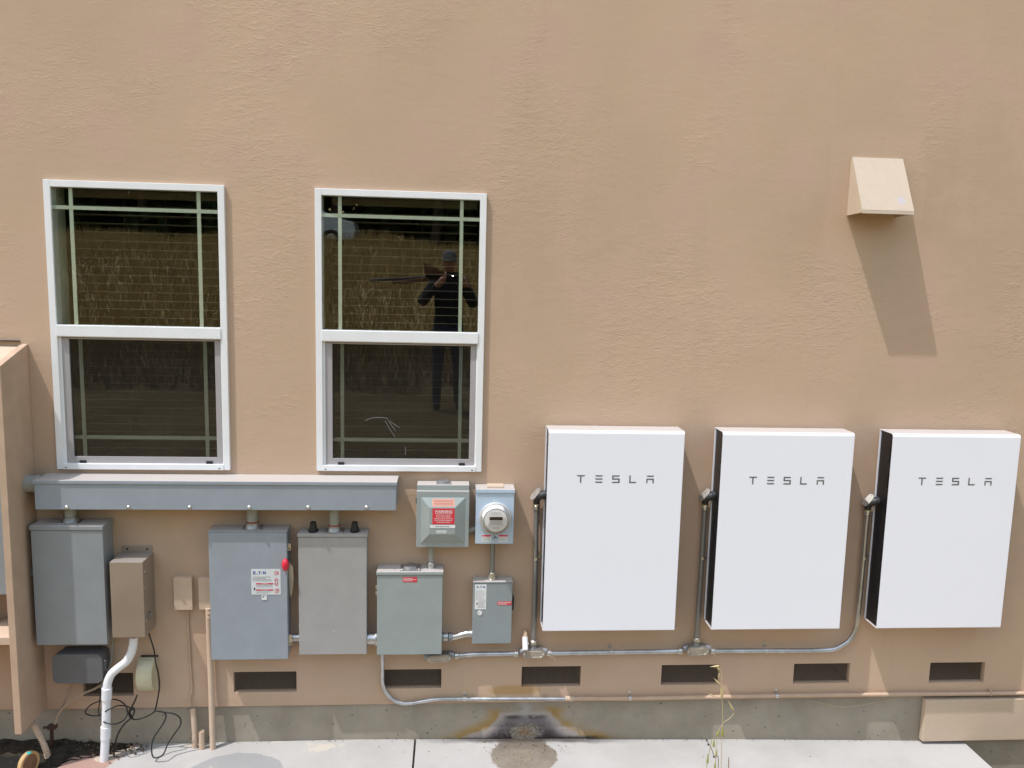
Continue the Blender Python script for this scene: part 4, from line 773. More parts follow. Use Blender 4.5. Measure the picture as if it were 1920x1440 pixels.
# dark grey plastic box
dN = .12; x0, x1, z0, z1 = quad((96, 1229), (190, 1226), (100, 1283), (193, 1280), -dN)
nb = thing('phone_box', 'dark grey rounded plastic box under the left cabinet', 'box', ((x0+x1)/2, 0, z0))
def rbox(x0, x1, y0, y1, z0, z1, r, n=5, edge=.005):
    P = []
    for cx_, cz_, a0 in ((x1-r, z1-r, 0), (x0+r, z1-r, 90), (x0+r, z0+r, 180), (x1-r, z0+r, 270)):
        for a in np.linspace(a0, a0+90, n): P.append((cx_+r*math.cos(math.radians(a)), cz_+r*math.sin(math.radians(a))))
    b = B(); b.prism(P, y0, y1); 
    if edge: bmesh.ops.bevel(b.bm, geom=[e for e in b.bm.edges if e.calc_face_angle(0) > .9], offset=edge, segments=3, affect='EDGES')
    return b
obj('cover', rbox(x0, x1, -dN, -.06, z0, z1, .032, 6, .010), M['plgray'], nb); obj('back_box', rbox(x0+.006, x1-.006, -.062, -.002, z0+.006, z1-.006, .03, 6, .002), M['plgray'], nb)
for zz in (.25, .75): b = B(); b.box(x0-.012, x0+.004, -dN+.03, -dN+.05, lerp(z0, z1, zz)-.012, lerp(z0, z1, zz)+.012, .003); obj('hinge', b, M['plgray'], nb)
b = B(); b.box(x1-.004, x1+.012, -dN+.02, -dN+.04, lerp(z0, z1, .36), lerp(z0, z1, .72), .003); la = obj('latch', b, M['plgray'], nb); screw((x1+.006, -dN+.021, lerp(z0, z1, .72)), .004, M['zinc'], la)
NBX = (x0, x1, z0, z1)
# cream box
dC = .085; x0, x1, z0, z1 = quad((256, 1246), (286, 1244), (252, 1305), (282, 1302), -dC)
cb = thing('splice_box', 'cream plastic splice box with bulging front beside the white riser pipe', 'box', ((x0+x1)/2, 0, z0))
b = B(); nn_ = 14; rr = []
for k in range(nn_+1):
    z = lerp(z0, z1, k/nn_); bul = math.sin(math.pi*min(1, max(0, (k/nn_-.02)/.96)))**.55; rr.append([b.bm.verts.new(v) for v in ((x0, -.03, z), (x0, -.035-(dC-.035)*bul, z), (x0+.012, -.04-(dC-.038)*bul, z), (x1-.012, -.04-(dC-.038)*bul, z), (x1, -.035-(dC-.035)*bul, z), (x1, -.03, z))])
b.skinrings(rr); obj('cover', b, M['cream'], cb); b = B(); b.box(x0-.004, x1+.006, -.03, -.001, z0-.004, z1+.006, .003); obj('base_plate', b, M['cream'], cb); b = B(); b.box(x0+.005, x1+.012, -.014, -.001, z1+.004, z1+.012, .002); obj('bracket', b, M['rust'], cb)
CBX = (x0, x1, z0)
# two beige boxes
for k, (pa, pb, pc, pd, lab, dd_) in enumerate(((326, 1083, 360, 1143.5, 'left of the two small tan painted boxes on the wall', .035), (372.5, 1083, 408, 1143, 'right of two small tan boxes, half behind the red-handled switch', .03))):
    x0, x1, z0, z1 = PR(pa, pb, pc, pd, -dd_); sb = thing('cover_box', lab, 'box', ((x0+x1)/2, 0, z0), 'small tan cover boxes'); obj('cover', rbox(x0, x1, -dd_, -.001, z0, z1, .006, 4, .004), M['tanlight'], sb)
    screw(((x0+x1)/2, -dd_+.004, z0+.0015), .004, M['rust'], sb, (0, -.3, -1))
    if k == 0: tbx = ((x0+x1)/2, z0)
def cable(label, pts, r, m, group=None, name='cable', k=7): o = obj(name, B().tube(catmull([U(*p_) for p_ in pts], k), r, 8), m); return tag(o, label, 'cable', group)
o = cable('thin tan cable dropping from the left small tan box', [(352, 1142, -.02), (352.5, 1165, -.008), (355, 1200, -.008), (357, 1250, -.009), (360, 1290, -.008), (356, 1310, -.012), (356, 1322, -.016)], .0048, M['tanpaint'])
# tan pipes in the ground
b = B(); P = [U(361, 1329, -.02), U(363, 1345, -.03), U(365.5, 1375, -.035), U(365, 1404, -.035)]; b.tube(P, .0155, 14, cap=False); b.tube([P[0], P[1]], .0125, 12); o = obj('sleeve_pipe', b, M['tanlight']); tag(o, 'leaning open tan pipe stub below the thin tan cable', 'pipe')
b = B(); ga = UZ(378.5, 1404, gz(-1.68)); b.tube([U(378, 1370.5, ga.y), ga+Vector((0, 0, -.02))], .0155, 16, cap=False); b.tube([U(378, 1373, ga.y), ga], .0115, 12); o = obj('sleeve_pipe', b, M['tanlight']); tag(o, 'shortest tan pipe stub standing beside the tall tan pipe', 'pipe')
ga = UZ(399, 1405, gz(-1.6)); b = B(); b.tube([U(391, 1140, -.028), U(392, 1180, -.028), U(396, 1290, -.03), U(399, 1396, -.05), ga+Vector((0, 0, -.03))], .0165, 18); tp = thing('service_pipe', 'tall tan pipe rising from the ground behind the red-handled switch', 'pipe', ga); obj('pipe', b, M['tanlight'], tp)
for q in ((394, 1148), (394, 1156)): p_ = U(*q, -.028); b = B(); b.cyl((p_.x-.002, p_.y, p_.z-.006), (p_.x-.002, p_.y, p_.z+.006), .0195); obj('collar', b, M['tanlight'], tp)
# dark cables
cable('black cable hanging from the bronze box into the loose loop', [(278, 1184, -.10), (283, 1200, -.095), (289, 1220, -.09), (292, 1243, -.09), (297, 1265, -.085), (299, 1287, -.08), (296, 1308, -.08), (291, 1331, -.08), (285, 1338, -.08), (268, 1346, -.08), (252, 1349, -.08), (243, 1343, -.075), (243, 1332, -.07), (250, 1327, -.07), (252, 1334, -.07), (247, 1345, -.075), (233, 1358, -.08), (222, 1375, -.08), (216, 1395, -.09), (213.5, 1417, -.10)], .0042, M['rubber'])
cable('black cable loop dangling to the ground right of the white riser', [(290, 1333, -.082), (303, 1334, -.085), (311, 1340, -.09), (308, 1353, -.10), (297, 1370, -.11), (288, 1384, -.13), (284, 1402, -.15), (287, 1419, -.17), (297, 1420, -.175), (307, 1413, -.17), (315, 1394, -.13), (327, 1376, -.11), (338, 1360, -.10), (338, 1347, -.095), (328, 1339, -.09), (315, 1336, -.088), (296, 1334, -.084)], .0042, M['rubber'])
cable('thin black cable from the cream splice box', [(257, 1303, -.07), (253, 1314, -.075), (247, 1326, -.075), (244, 1337, -.07), (249, 1346, -.07)], .0042, M['rubber'])
cable('coiled black cable loops around the white riser pipe', [(189, 1290, -.06), (187, 1315, -.09), (185, 1332, -.10), (188, 1347, -.12), (200, 1356, -.165), (218, 1357, -.16), (232, 1350, -.12), (239, 1338, -.10), (236, 1324, -.09), (226, 1315, -.085), (212, 1311, -.085), (192, 1313, -.085), (170, 1322, -.09), (160, 1335, -.09), (168, 1341, -.10), (185, 1341, -.11), (205, 1330, -.165), (222, 1323, -.14), (240, 1325, -.10), (250, 1332, -.09)], .0036, M['rubber'])
# beige cables from the dark box to the clamp
cable('beige cable sweeping from behind the dark plastic box to the ground clamp', [(209, 1270, -.04), (196, 1279, -.05), (178, 1291, -.06), (150, 1303, -.07), (128, 1318, -.075), (112, 1335, -.078), (104, 1355, -.08), (100, 1368, -.085)], .0068, M['cablebeige'])
cable('brown cable dropping from the dark plastic box to the ground clamp', [(138, 1281, -.05), (130, 1298, -.055), (118, 1322, -.06), (107, 1345, -.07), (102, 1362, -.08)], .0055, M['bronze'])
cable('thin grey flexible conduit behind the dark cabinet', [(211, 1195, -.03), (210, 1225, -.03), (205, 1250, -.04), (196, 1266, -.05), (190, 1290, -.06)], .005, M['pvcgray'])
gr_ = thing('ground_rod', 'rusty ground rod with clamp standing in soil under the plastic box', 'ground rod', UZ(97, 1400, gz(-2.45)))
b = B(); b.cyl(U(97, 1362, -.085), UZ(97, 1412, gz(-2.45)-.02), .010); obj('rod', b, M['rust'], gr_); b = B(); q = U(98, 1362, -.085); b.box(q.x-.022, q.x+.022, q.y-.016, q.y+.016, q.z-.014, q.z+.010, .004); b.cyl(q+Vector((-.045, -.005, -.004)), q+Vector((.03, -.005, .004)), .007); obj('clamp', b, M['rust'], gr_)
# corrugated tube
P0, P1, P2, P3 = U(63, 1358, -.16), U(73, 1377, -.15), U(84, 1400, -.15), UZ(91, 1424, gz(-2.48)); cc_ = catmull([P0, P1, P2, P3], 24); b = B(); b.tube(cc_, [.0135+.0028*(1 if (i % 4) < 2 else -1) for i in range(len(cc_))], 14); o = obj('corrugated_tube', b, M['tanlight']); tag(o, 'ribbed beige flexible tube from the plywood enclosure into the soil', 'tube')

# ------------------------------------------------------------------ plywood enclosure at the left edge
xr = -2.532; xl = xr-1.2; ed = .275; pth_ = .036
en = thing('meter_enclosure', 'tan painted plywood enclosure with sloping roof at the left edge', 'enclosure', (xr, -ed/2, .069))
zbk, zfr, zbot = 2.125, 2.035, .069
def sidep(x0, x1):
    b = B(); pr = ((-.001, zbk), (-ed, zfr), (-ed, zbot-.0), (-.001, zbot)); r0 = [b.bm.verts.new((x0, y, z)) for y, z in pr]; r1 = [b.bm.verts.new((x1, y, z)) for y, z in pr]; b.skinrings([r0, r1])
    bmesh.ops.bevel(b.bm, geom=list(b.bm.edges), offset=.002, segments=1, affect='EDGES'); return b
obj('side_panel', sidep(xr-pth_, xr), M['tanply'], en); obj('side_panel', sidep(xl, xl+pth_), M['tanply'], en)
b = B(); r0, r1 = [[b.bm.verts.new(v) for v in ((x, -.001, zbk-.012), (x, -ed-.004, zfr-.012), (x, -ed-.004, zfr-.030), (x, -.001, zbk-.030))] for x in (xl+pth_+.001, xr-pth_-.001)]; b.skinrings([r0, r1]); obj('roof', b, M['tanlight'], en)
b = B(); b.box(xl+pth_+.001, xr-pth_-.001, -ed-.002, -ed+.02, U(6, 731, -ed).z, zfr-.032, .002); obj('fascia', b, M['tanply'], en)
sh0, sh1 = U(8, 1209, -ed+.01).z, U(8, 1195, -ed+.01).z; b = B(); b.box(xl+pth_+.001, xr-pth_-.001, -ed+.006, -.002, sh0, sh1, .002); obj('shelf', b, M['tanlight'], en)
b = B(); b.box(xl+pth_, xr-pth_-.0012, -.02, -.0014, zbk+.012, zbk+.017); obj('flashing', b, M['inkblack'], en)
mp_ = thing('breaker_box', 'grey green meter panel inside the plywood enclosure', 'panel box', (xr-.3, 0, .8)); zz0, zz1 = U(5, 1114, -.16).z, U(3, 760, -.16).z; xx1 = U(9, 1000, -.17).x
b = B(); b.box(xx1-.55, xx1-.012, -.14, -.002, zz0+.004, zz1, .004); obj('body', b, M['gray1'], mp_); b = B(); b.box(xx1-.56, xx1, -.17, -.14, zz0, zz1+.004, .004); obj('door', b, M['gray1'], mp_)
b = B(); b.cyl((xx1-.15, -.08, sh1), (xx1-.15, -.08, zz0+.006), .03); o = obj('pipe_stub', b, M['galvdark']); tag(o, 'pipe below the meter panel inside the enclosure', 'pipe')

# ------------------------------------------------------------------ ground clutter
q = U(50, 1413, -.26); Rd = (q.z-gz(-2.5))/2+.004; c = Vector((q.x+.008, q.y, gz(-2.5)-.002+Rd)); ax = Vector((.955, -.29, .06)).normalized()
wd = thing('wooden_disc', 'round wooden disc with a teal paint daub at the bottom left corner', 'wooden disc', (c.x, c.y, c.z-Rd))
b = B(); b.turned(c-ax*.014, c+ax, ((0, Rd-.003), (.003, Rd), (.022, Rd), (.025, Rd-.003), (.025, Rd-.014), (.020, Rd-.018)), 40); obj('rim', b, M['wood'], wd); b = B(); b.turned(c-ax*.010, c+ax, ((0, Rd-.016), (.019, Rd-.016)), 36); obj('face', b, M['darkwood'], wd)
b = B(); b.ball(c+ax*.004+Vector((0, 0, Rd-.002)), .012, (1.1, 1.1, .35)); obj('paint_daub', b, M['teal'], wd)
q0, q1 = UZ(-40, 1438, gz(-2.7)+.03), UZ(34, 1421, gz(-2.7)+.03); b = B(); b.box(-3.2, -2.565, -.33, -.125, gz(-2.8)-.02, gz(-2.8)+.030, .004); o = obj('rubber_edging', b, M['rubber']); tag(o, 'dark flat edging board lying on soil behind the wooden disc', 'board')
# leaf litter and crumbs
vs_, fs_ = [], []
def chip(x, y, z, s):
    a = rng.uniform(0, 6.28); t1, t2 = rng.uniform(-.4, .4, 2); i = len(vs_); ca, sa = math.cos(a), math.sin(a)
    for u_, v_ in ((-1, -.3), (.2, -.5), (1, .1), (-.1, .5)): vs_.append((x+s*(u_*ca-v_*sa), y+s*(u_*sa+v_*ca), z+.002+s*(.3+u_*t1+v_*t2)))
    fs_.append((i, i+1, i+2, i+3))
for _ in range(420):
    x = rng.uniform(-3.1, -1.98); y = -abs(rng.normal(0, .06)); chip(x, y+.008, gz(x)+(.03 if x < -2.3 else .006)*max(0, 1+y/.12), rng.uniform(.003, .013))
for _ in range(120): x = rng.uniform(-1.7, 2.8); chip(x, rng.uniform(-.012, .008), gz(x), rng.uniform(.002, .006))
for _ in range(26): x = rng.uniform(-1.4, 2.7); chip(x, rng.uniform(-.5, -.03), gz(x), rng.uniform(.002, .006))
for _ in range(90): x = rng.normal(.12, .18); chip(x, -abs(rng.normal(0, .09)), gz(x), rng.uniform(.002, .007))
t = NT('leaf_litter'); p = t.pos(); lm = t.pbr(t.ramp(t.noise(p, 60, 2), ((.3, (.03, .022, .016)), (.55, (.14, .10, .06)), (.75, (.35, .28, .18)))), .9)
o = struct(obj('leaf_litter', (vs_, [], fs_), lm), 'stuff'); o['label'] = 'bits of dry leaf and grit along the foot of the wall'
for k, (a, b_, c_) in enumerate((((1525, 1315), (1585, 1326), (1665, 1313)),)):
    o = obj('grass_straw', B().tube(catmull([U(a[0], a[1], .006), U(1560, 1323, .0), U(b_[0], b_[1], -.002), U(1615, 1322, .0), U(c_[0], c_[1], .006)], 5), .0015, 5), M['straw']); tag(o, 'thin dry straw sagging across the footing near the stucco skirt', 'straw')
# wild oats in front of the walkway
YO = -.86; ZB = -.47
oat = thing('wild_oat', 'tall dry wild oat stalk rising in front of the fifth crawl vent', 'plant', (U(1352, 1440, YO).x, YO, ZB))
def oatstem(pts, r=.0016, m='straw', base=True, nm='stalk'):
    P = [U(*p_, YO) for p_ in pts]
    if base: P = [Vector((P[0].x+.01, YO-.01, ZB))]+P
    return obj(nm, B().tube(catmull(P, 6), r, 6), M[m], oat)
oatstem([(1352, 1440), (1353, 1400), (1355, 1340), (1354, 1310), (1353, 1290), (1353, 1262), (1350, 1254), (1345, 1249)])
oatstem([(1341, 1440), (1342, 1410), (1347, 1375), (1355, 1357), (1368, 1347), (1376, 1338), (1376, 1333)], .0013)
oatstem([(1325, 1440), (1329, 1415), (1335, 1385)], .0015, 'oatgreen'); oatstem([(1347, 1440), (1340, 1420), (1333, 1402), (1325, 1388)], .0018, 'darkwood'); oatstem([(1354, 1314), (1348, 1309), (1341, 1304)], .0009, base=False); oatstem([(1366, 1440), (1366, 1432)], .002, 'darkwood')
def spike(pa, pb, w, m):
    a, c2 = U(*pa, YO), U(*pb, YO); d_ = c2-a; L = d_.length
    obj('spikelet', B().turned(a, c2, ((0, .0004), (L*.18, w), (L*.45, w*.95), (L*.8, w*.35), (L, .0004)), 8), M[m], oat)
for pa, pb, w, m in (((1350, 1248.5), (1331, 1250.5), .0055, 'straw'), ((1345, 1250), (1351, 1262), .0055, 'straw'), ((1351, 1285), (1338, 1271), .0052, 'straw'), ((1349, 1262), (1347, 1276), .0035, 'straw'), ((1353.5, 1312), (1351, 1285), .0055, 'straw'), ((1354.5, 1310), (1355.5, 1282), .0045, 'straw'), ((1340, 1306), (1328, 1300.5), .004, 'straw'), ((1376, 1334), (1364, 1312), .0052, 'straw'), ((1354.5, 1382), (1355, 1360), .006, 'oatgreen'), ((1344, 1380), (1350, 1366), .0048, 'oatgreen'), ((1338, 1402), (1339, 1383), .0055, 'oatgreen'), ((1342, 1420), (1345, 1404), .0045, 'oatgreen'), ((1326, 1432), (1328, 1414), .0055, 'oatgreen'), ((1340, 1442), (1342, 1424), .0045, 'oatgreen')): spike(pa, pb, w, m)
for q in ((1325, 1388), (1328, 1396), (1338.5, 1419)): b = B(); b.ball(U(*q, YO), .005, (1, 1, 1), 8); obj('seed_knot', b, M['inkblack'], oat)

# ------------------------------------------------------------------ behind the camera (seen mirrored in the glass): grass slope, trees, car, photographer
nB = 52000; gx = rng.uniform(-24, 8, nB); gy = -(5.7+22*rng.random(nB)**1.25); gzv = hill(gx, gy); keep = ~((abs(gx+.3) < .5) & (gy > -6.2)); gx, gy, gzv = gx[keep], gy[keep], gzv[keep]; nB = len(gx)
ht = rng.uniform(.25, .62, nB); an = rng.uniform(0, math.pi, nB); wv = rng.uniform(.006, .014, nB)*(1+(-gy)/14); lx, ly = rng.normal(0, .14, nB), rng.normal(0, .14, nB)
va = np.stack([np.stack([gx-wv*np.cos(an), gy-wv*np.sin(an), gzv-.03], 1), np.stack([gx+wv*np.cos(an), gy+wv*np.sin(an), gzv-.03], 1), np.stack([gx+lx, gy+ly, gzv+ht], 1)], 1).reshape(-1, 3)
me = bpy.data.meshes.new('dry_grass'); me.from_pydata(va.tolist(), [], [(3*i, 3*i+1, 3*i+2) for i in range(nB)])
t = NT('dry_grass'); p = t.pos(); n = t.noise(p, 1.3, 4, .7); n2 = t.noise(p, 25, 2); me.materials.append(t.pbr(t.mix(n2, t.mix(n, (.36, .245, .095), (.52, .39, .18)), (.43, .32, .14)), .85, 0, None, .15))
o = bpy.data.objects.new('dry_grass', me); COL.objects.link(o); struct(o, 'stuff'); o['label'] = 'tall dry grass on the slope facing the house'
t = NT('oak_foliage'); p = t.pos(); LEAF = t.pbr(t.mix(t.noise(p, 2.0, 3), (.022, .036, .012), (.075, .10, .035)), .8, 0, None, .2)
t = NT('bark'); p = t.pos(); BARK = t.pbr(t.mix(t.noise(p, 12, 4, .6, 0, (1, 1, .3)), (.09, .06, .04), (.21, .15, .10)), .9, 0, None, .1)
def tree(x, y, h, r, label, nleaf=2600, low=.22):
    z = float(hill(x, y)); tr_ = thing('oak_tree', label, 'tree', (x, y, z), 'oak trees beyond the dry slope')
    b = B(); top = Vector((x+rng.normal(0, .3), y, z+h*.6)); b.tube(catmull([(x, y, z-.3), (x+rng.normal(0, .15), y, z+h*.25), top], 5), [lerp(.26, .1, i/10) for i in range(11)], 9)
    tips = []
    for k in range(7):
        a = rng.uniform(0, 6.28); rr_ = r*rng.uniform(.45, .85); e_ = Vector((x+rr_*math.cos(a), y+rr_*math.sin(a), z+h*rng.uniform(.45, .85))); s0 = Vector((x, y, z+h*rng.uniform(.25, .45))); tips.append(e_)
        b.tube([s0, lerp(s0, e_, .5)+Vector((0, 0, .25)), e_], [.09, .06, .025], 6)
    obj('trunk', b, BARK, tr_)
    cl = [(Vector((x+rng.normal(0, r*.45), y+rng.normal(0, r*.4), z+h*rng.uniform(low, .95))), rng.uniform(.5, 1.05)*r*.42) for _ in range(20)]+[(t_, r*.42) for t_ in tips]
    vs2, fs2 = [], []
    for _ in range(nleaf):
        c_, rc = cl[rng.integers(len(cl))]; d_ = Vector(rng.normal(0, 1, 3)).normalized(); q_ = c_+Vector((d_.x, d_.y, d_.z*.75))*rc*(rng.random()**.4); s_2 = rng.uniform(.14, .34)
        u_ = Vector(rng.normal(0, 1, 3)).normalized(); v_ = u_.cross(Vector(rng.normal(0, 1, 3))).normalized()*.55; i = len(vs2)
        vs2.extend([tuple(q_-u_*s_2), tuple(q_+v_*s_2), tuple(q_+u_*s_2), tuple(q_-v_*s_2)]); fs2.append((i, i+1, i+2, i+3))
    obj('crown', (vs2, [], fs2), LEAF, tr_)
TL_ = ['oak at the far left of the row beyond the slope', 'second oak from the left beyond the slope', 'third oak from the left beyond the slope', 'fourth oak from the left beyond the slope', 'fifth oak from the left beyond the slope', 'sixth oak from the left beyond the slope', 'seventh oak from the left beyond the slope', 'eighth oak from the left beyond the slope', 'ninth oak from the left beyond the slope', 'oak at the right end of the row beyond the slope']
for k, x in enumerate((-28, -24, -20.5, -17, -13.5, -9.8, -6, -2.5, 1.5, 6)): tree(x+rng.normal(0, .4), -33+rng.normal(0, 1.6), rng.uniform(7.5, 10), rng.uniform(2.6, 3.4), TL_[k], 5200, .04)

vs2, fs2 = [], []
for _ in range(15000):
    x_ = rng.uniform(-42, 20); y_ = rng.uniform(-47, -38); z_ = float(hill(x_, y_))+rng.uniform(-.2, 8.5+1.5*math.sin(x_*.6)+1.2*math.sin(x_*1.7)); q_ = Vector((x_, y_, z_)); u_ = Vector(rng.normal(0, 1, 3)).normalized()*rng.uniform(.3, .6); v_ = u_.cross(Vector(rng.normal(0, 1, 3)))*.7; i = len(vs2)
    vs2.extend([tuple(q_-u_), tuple(q_+v_), tuple(q_+u_), tuple(q_-v_)]); fs2.append((i, i+1, i+2, i+3))
o = struct(obj('far_wood', (vs2, [], fs2), LEAF), 'stuff'); o['label'] = 'dark wood behind the row of oaks'
# parked car on the road above the grass
cx0, cy0 = -6.1, -26.5; cz0 = float(hill(cx0, cy0))
car = thing('parked_car', 'pale parked car at the top of the dry slope', 'car', (cx0, cy0, cz0))
prof = [(-2.2, .30), (-2.22, .62), (-2.1, .80), (-1.3, .92), (-.75, 1.36), (-.2, 1.46), (.7, 1.44), (1.25, 1.15), (1.75, 1.0), (2.15, .92), (2.22, .6), (2.18, .30)]
b = B(); rg = []
for (yy_, ins) in ((-.86, .06), (-.80, 0), (.80, 0), (.86, .06)): rg.append([b.bm.verts.new((cx0+x_*(1-ins*.4), cy0+yy_*(1 if z_ < 1 else .84), cz0+z_-ins*(.3 if z_ > .9 else 0))) for x_, z_ in prof])
b.skinrings(rg); obj('body', b, plain('car_silver_paint', (.55, .56, .58), .25, .4), car)
for sy in (-1, 1):
    b = B(); yw = cy0+sy*.80
    for P_ in ([(-.98, 1.0), (-.62, 1.32), (-.05, 1.39), (-.05, .99)], [(.03, .99), (.03, 1.39), (.66, 1.37), (1.02, 1.08), (.98, 1.0)]): b.poly([(cx0+x_, cy0+sy*(.83-.115*(z_-.99)/.4), cz0+z_) for x_, z_ in P_])
    obj('side_window', b, M['black'], car)
    for sx in (-1.38, 1.36):
        b = B(); b.turned((cx0+sx, cy0+sy*.70, cz0+.32), (cx0+sx, cy0+sy*9, cz0+.32), ((0, .30), (.02, .32), (.17, .32), (.19, .30), (.19, .2), (.17, .19)), 20); wh_ = obj('wheel', b, M['rubber'], car); b = B(); b.turned((cx0+sx, cy0+sy*.84, cz0+.32), (cx0+sx, cy0+sy*9, cz0+.32), ((0, .19), (.03, .18), (.04, .05)), 16); obj('rim', b, M['zinc'], wh_)

# photographer
gx0, gy0 = CAM.x-.05, CAM.y-.42; g0 = float(hill(gx0, gy0)); hz = CAM.z
per = thing('person', 'person in dark jacket, jeans and grey cap photographing the wall', 'person', (gx0, gy0, g0))
def skin(name, verts, edges, rad, mats, pick, roots, parent, sub=2):
    me = bpy.data.meshes.new(name); me.from_pydata([tuple(Vector(v)) for v in verts], edges, []); ob = bpy.data.objects.new(name, me); COL.objects.link(ob)
    sk = ob.modifiers.new('s', 'SKIN'); sk.use_smooth_shade = True
    for i, v in enumerate(me.skin_vertices[0].data): v.radius = rad[i] if isinstance(rad[i], tuple) else (rad[i], rad[i]); v.use_root = i in roots
    ob.modifiers.new('u', 'SUBSURF').levels = sub; ob.modifiers['u'].render_levels = sub
    bpy.context.view_layer.update(); m2 = bpy.data.meshes.new_from_object(ob.evaluated_get(bpy.context.evaluated_depsgraph_get())); bpy.data.objects.remove(ob)
    m2.name = name; m2.materials.clear()
    for m in mats: m2.materials.append(m)
    for p in m2.polygons: p.use_smooth = True; p.material_index = pick(p.center)
    m2.transform(Matrix.Translation(-wloc(parent))); o = bpy.data.objects.new(name, m2); COL.objects.link(o); o.parent = parent; return o
JK = plain('dark_jacket', (.018, .020, .028), .85); JN = plain('blue_jeans', (.035, .050, .095), .9); SK = plain('skin', (.42, .24, .17), .55); CAP = plain('grey_cap', (.13, .13, .135), .85)
Hh = hz+.285-g0; k_ = Hh/1.82
def L(x, y, z): return (gx0+x*k_, gy0+y*k_, g0+z*k_)
ph = Vector((CAM.x, CAM.y-.016, CAM.z))              # phone just behind the lens
Vt = [L(0, 0, .96), L(0, -.01, 1.12), L(0, 0, 1.28), L(0, .01, 1.42), L(0, .015, 1.53), L(0, .03, 1.60),      # pelvis..neck,head base
      L(-.10, 0, .90), L(-.11, .02, .50), L(-.115, -.01, .10), L(-.12, .14, .04),
      L(.10, 0, .90), L(.12, -.01, .50), L(.13, -.03, .10), L(.15, .12, .04),
      L(-.17, .0, 1.44), L(-.31, .07, 1.22), (ph.x-.135, ph.y-.10, ph.z-.06), (ph.x-.098, ph.y-.055, ph.z-.02),
      L(.17, .0, 1.44), L(.30, .06, 1.20), (ph.x+.130, ph.y-.11, ph.z-.08), (ph.x+.098, ph.y-.055, ph.z-.025)]
Ed = [(0,1),(1,2),(2,3),(3,4),(4,5),(0,6),(6,7),(7,8),(8,9),(0,10),(10,11),(11,12),(12,13),(3,14),(14,15),(15,16),(16,17),(3,18),(18,19),(19,20),(20,21)]
Rd_ = [(.165,.115),(.16,.115),(.175,.125),(.15,.11),.062,.06, .095,.066,.05,.045, .095,.066,.05,.045, .085,.062,.038,.040, .085,.062,.038,.040]
wz = g0+.97*k_
def pick(c):
    if c.z < wz: return 1 if c.z > g0+.09 else 3
    if c.y > ph.y-.125 and abs(c.x-ph.x) < .2 and abs(c.z-ph.z) < .12: return 2
    if c.z > g0+1.53*k_ and abs(c.x-gx0) < .12: return 2
    return 0
body = skin('body', Vt, Ed, Rd_, [JK, JN, SK, M['black']], pick, {0}, per)
for s in (-1, 1):                                       # fingers closing on the phone edges
    Vf, Ef, Rf, roots = [], [], [], set()
    for k, (dz, ln) in enumerate(((.022, .9), (.004, 1.0), (-.014, .95), (-.030, .75))):
        i = len(Vf); Vf += [(ph.x+s*.096, ph.y-.060, ph.z+dz), (ph.x+s*.099, ph.y-.030, ph.z+dz+.004), (ph.x+s*.088, ph.y-.008, ph.z+dz+.004), (ph.x+s*(.088-.018*ln), ph.y-.004, ph.z+dz+.003)]; Ef += [(i, i+1), (i+1, i+2), (i+2, i+3)]; Rf += [.0095, .009, .0082, .007]; roots.add(i)
    i = len(Vf); Vf += [(ph.x+s*.092, ph.y-.070, ph.z+.0), (ph.x+s*.075, ph.y-.050, ph.z+.028), (ph.x+s*.055, ph.y-.024, ph.z+.030)]; Ef += [(i, i+1), (i+1, i+2)]; Rf += [.012, .0105, .009]; roots.add(i)
    skin('fingers', Vf, Ef, Rf, [SK], lambda c: 0, roots, per, 1)
hc = Vector(L(0, .045, 1.685)); b = B(); b.ball(hc, .1, (.78*k_, .95*k_, 1.18*k_), 20); b.ball(hc+Vector((0, .095, -.012)), .017, (.8, 1.1, 1.4), 8)
for s in (-1, 1): b.ball(hc+Vector((s*.078, 0, -.01)), .026, (.35, .7, 1.1), 8)
hd_ = obj('head', b, SK, per, ang=60)
b = B(); b.ball(hc+Vector((0, .083, -.055)), .022, (1.1, .5, .35), 8); obj('mouth', b, plain('lips', (.30, .12, .10), .6), hd_)
for s in (-1, 1): b = B(); b.ball(hc+Vector((s*.032, .080, .012)), .011, (1.1, .7, .7), 8); obj('eye', b, M['black'], hd_)
b = B(); n_ = 20; rg = []
for zz_, rr_ in ((.020, .103), (.06, .106), (.10, .098), (.125, .075), (.140, .035), (.143, .004)): rg.append([b.bm.verts.new(hc+Vector((.82*rr_*math.cos(a), .98*rr_*math.sin(a)+.0, zz_))) for a in (2*math.pi*i/n_ for i in range(n_))])
b.skinrings(rg); cp_ = obj('cap', b, CAP, per, ang=60)
b = B(); rg = []
for rr_, dz_ in ((.095, .032), (.135, .026), (.172, .014)): rg.append([b.bm.verts.new(hc+Vector((.80*rr_*math.cos(a) if rr_ < .1 else .085*math.cos(a)*1.02, rr_*math.sin(a)*1.0, dz_))) for a in np.linspace(.25, math.pi-.25, 12)])
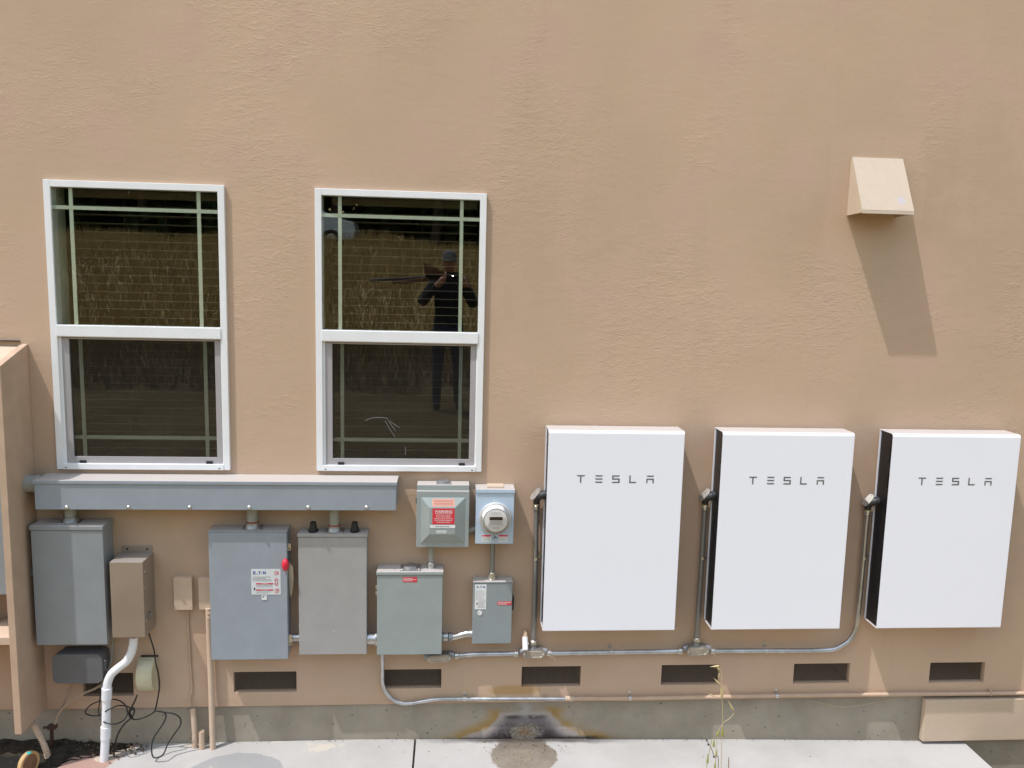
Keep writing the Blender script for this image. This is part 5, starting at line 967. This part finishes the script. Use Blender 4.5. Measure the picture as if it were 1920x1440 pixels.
b.skinrings(rg, cap=False, closed=False); br = obj('brim', b, CAP, cp_); br.modifiers.clear(); md_ = br.modifiers.new('s', 'SOLIDIFY'); md_.thickness = .004
b = B(); b.box(hc.x-.035, hc.x+.035, hc.y+.098, hc.y+.103, hc.z+.048, hc.z+.088, .002); obj('patch', b, plain('cap_patch', (.30, .30, .31), .8), cp_)
phn = thing('smartphone', 'dark smartphone held level in both hands', 'phone', ph); b = B(); b.box(ph.x-.078, ph.x+.078, ph.y-.009, ph.y, ph.z-.037, ph.z+.037, .004); obj('shell', b, M['black'], phn)
t = NT('flash_led'); em = t.n('ShaderNodeEmission'); em.inputs[1].default_value = 60; t.put(t.out.inputs[0], em.outputs[0]); b = B(); b.ball((ph.x-.012, ph.y-.0005, ph.z-.004), .0055); obj('flash', b, t.m, phn)
gun = thing('long_gun', 'dark long gun resting across the crook of the left arm', 'gun', L(-.2, .10, 1.36)); gz_ = CAM.z-.05
ga, gb_ = Vector((CAM.x-.93, CAM.y-.26, gz_-.02)), Vector((CAM.x-.28, CAM.y-.30, gz_+.035)); b = B(); b.tube([ga, gb_], .016, 10); obj('barrel', b, plain('gun_steel', (.10, .09, .09), .5, .5), gun)
b = B(); b.tube([lerp(ga, gb_, .38)+Vector((0, 0, -.028)), lerp(ga, gb_, .62)+Vector((0, 0, -.032)), lerp(ga, gb_, 1.02)+Vector((0, 0, -.014))], [.022, .028, .022], 10); obj('fore_end', b, M['darkwood'], gun)
gc = gb_+Vector((.02, 0, .0)); b = B(); b.prism([(gc.x-.05, gc.z-.03), (gc.x+.10, gc.z-.03), (gc.x+.12, gc.z+.02), (gc.x-.05, gc.z+.03)], gc.y-.018, gc.y+.018); obj('receiver', b, M['black'], gun)
b = B(); b.prism([(gc.x-.055, gc.z+.02), (gc.x+.20, gc.z-.02), (gc.x+.22, gc.z+.02), (gc.x-.04, gc.z+.145), (gc.x-.075, gc.z+.145)], gc.y-.016, gc.y+.016); obj('stock', b, M['darkwood'], gun)
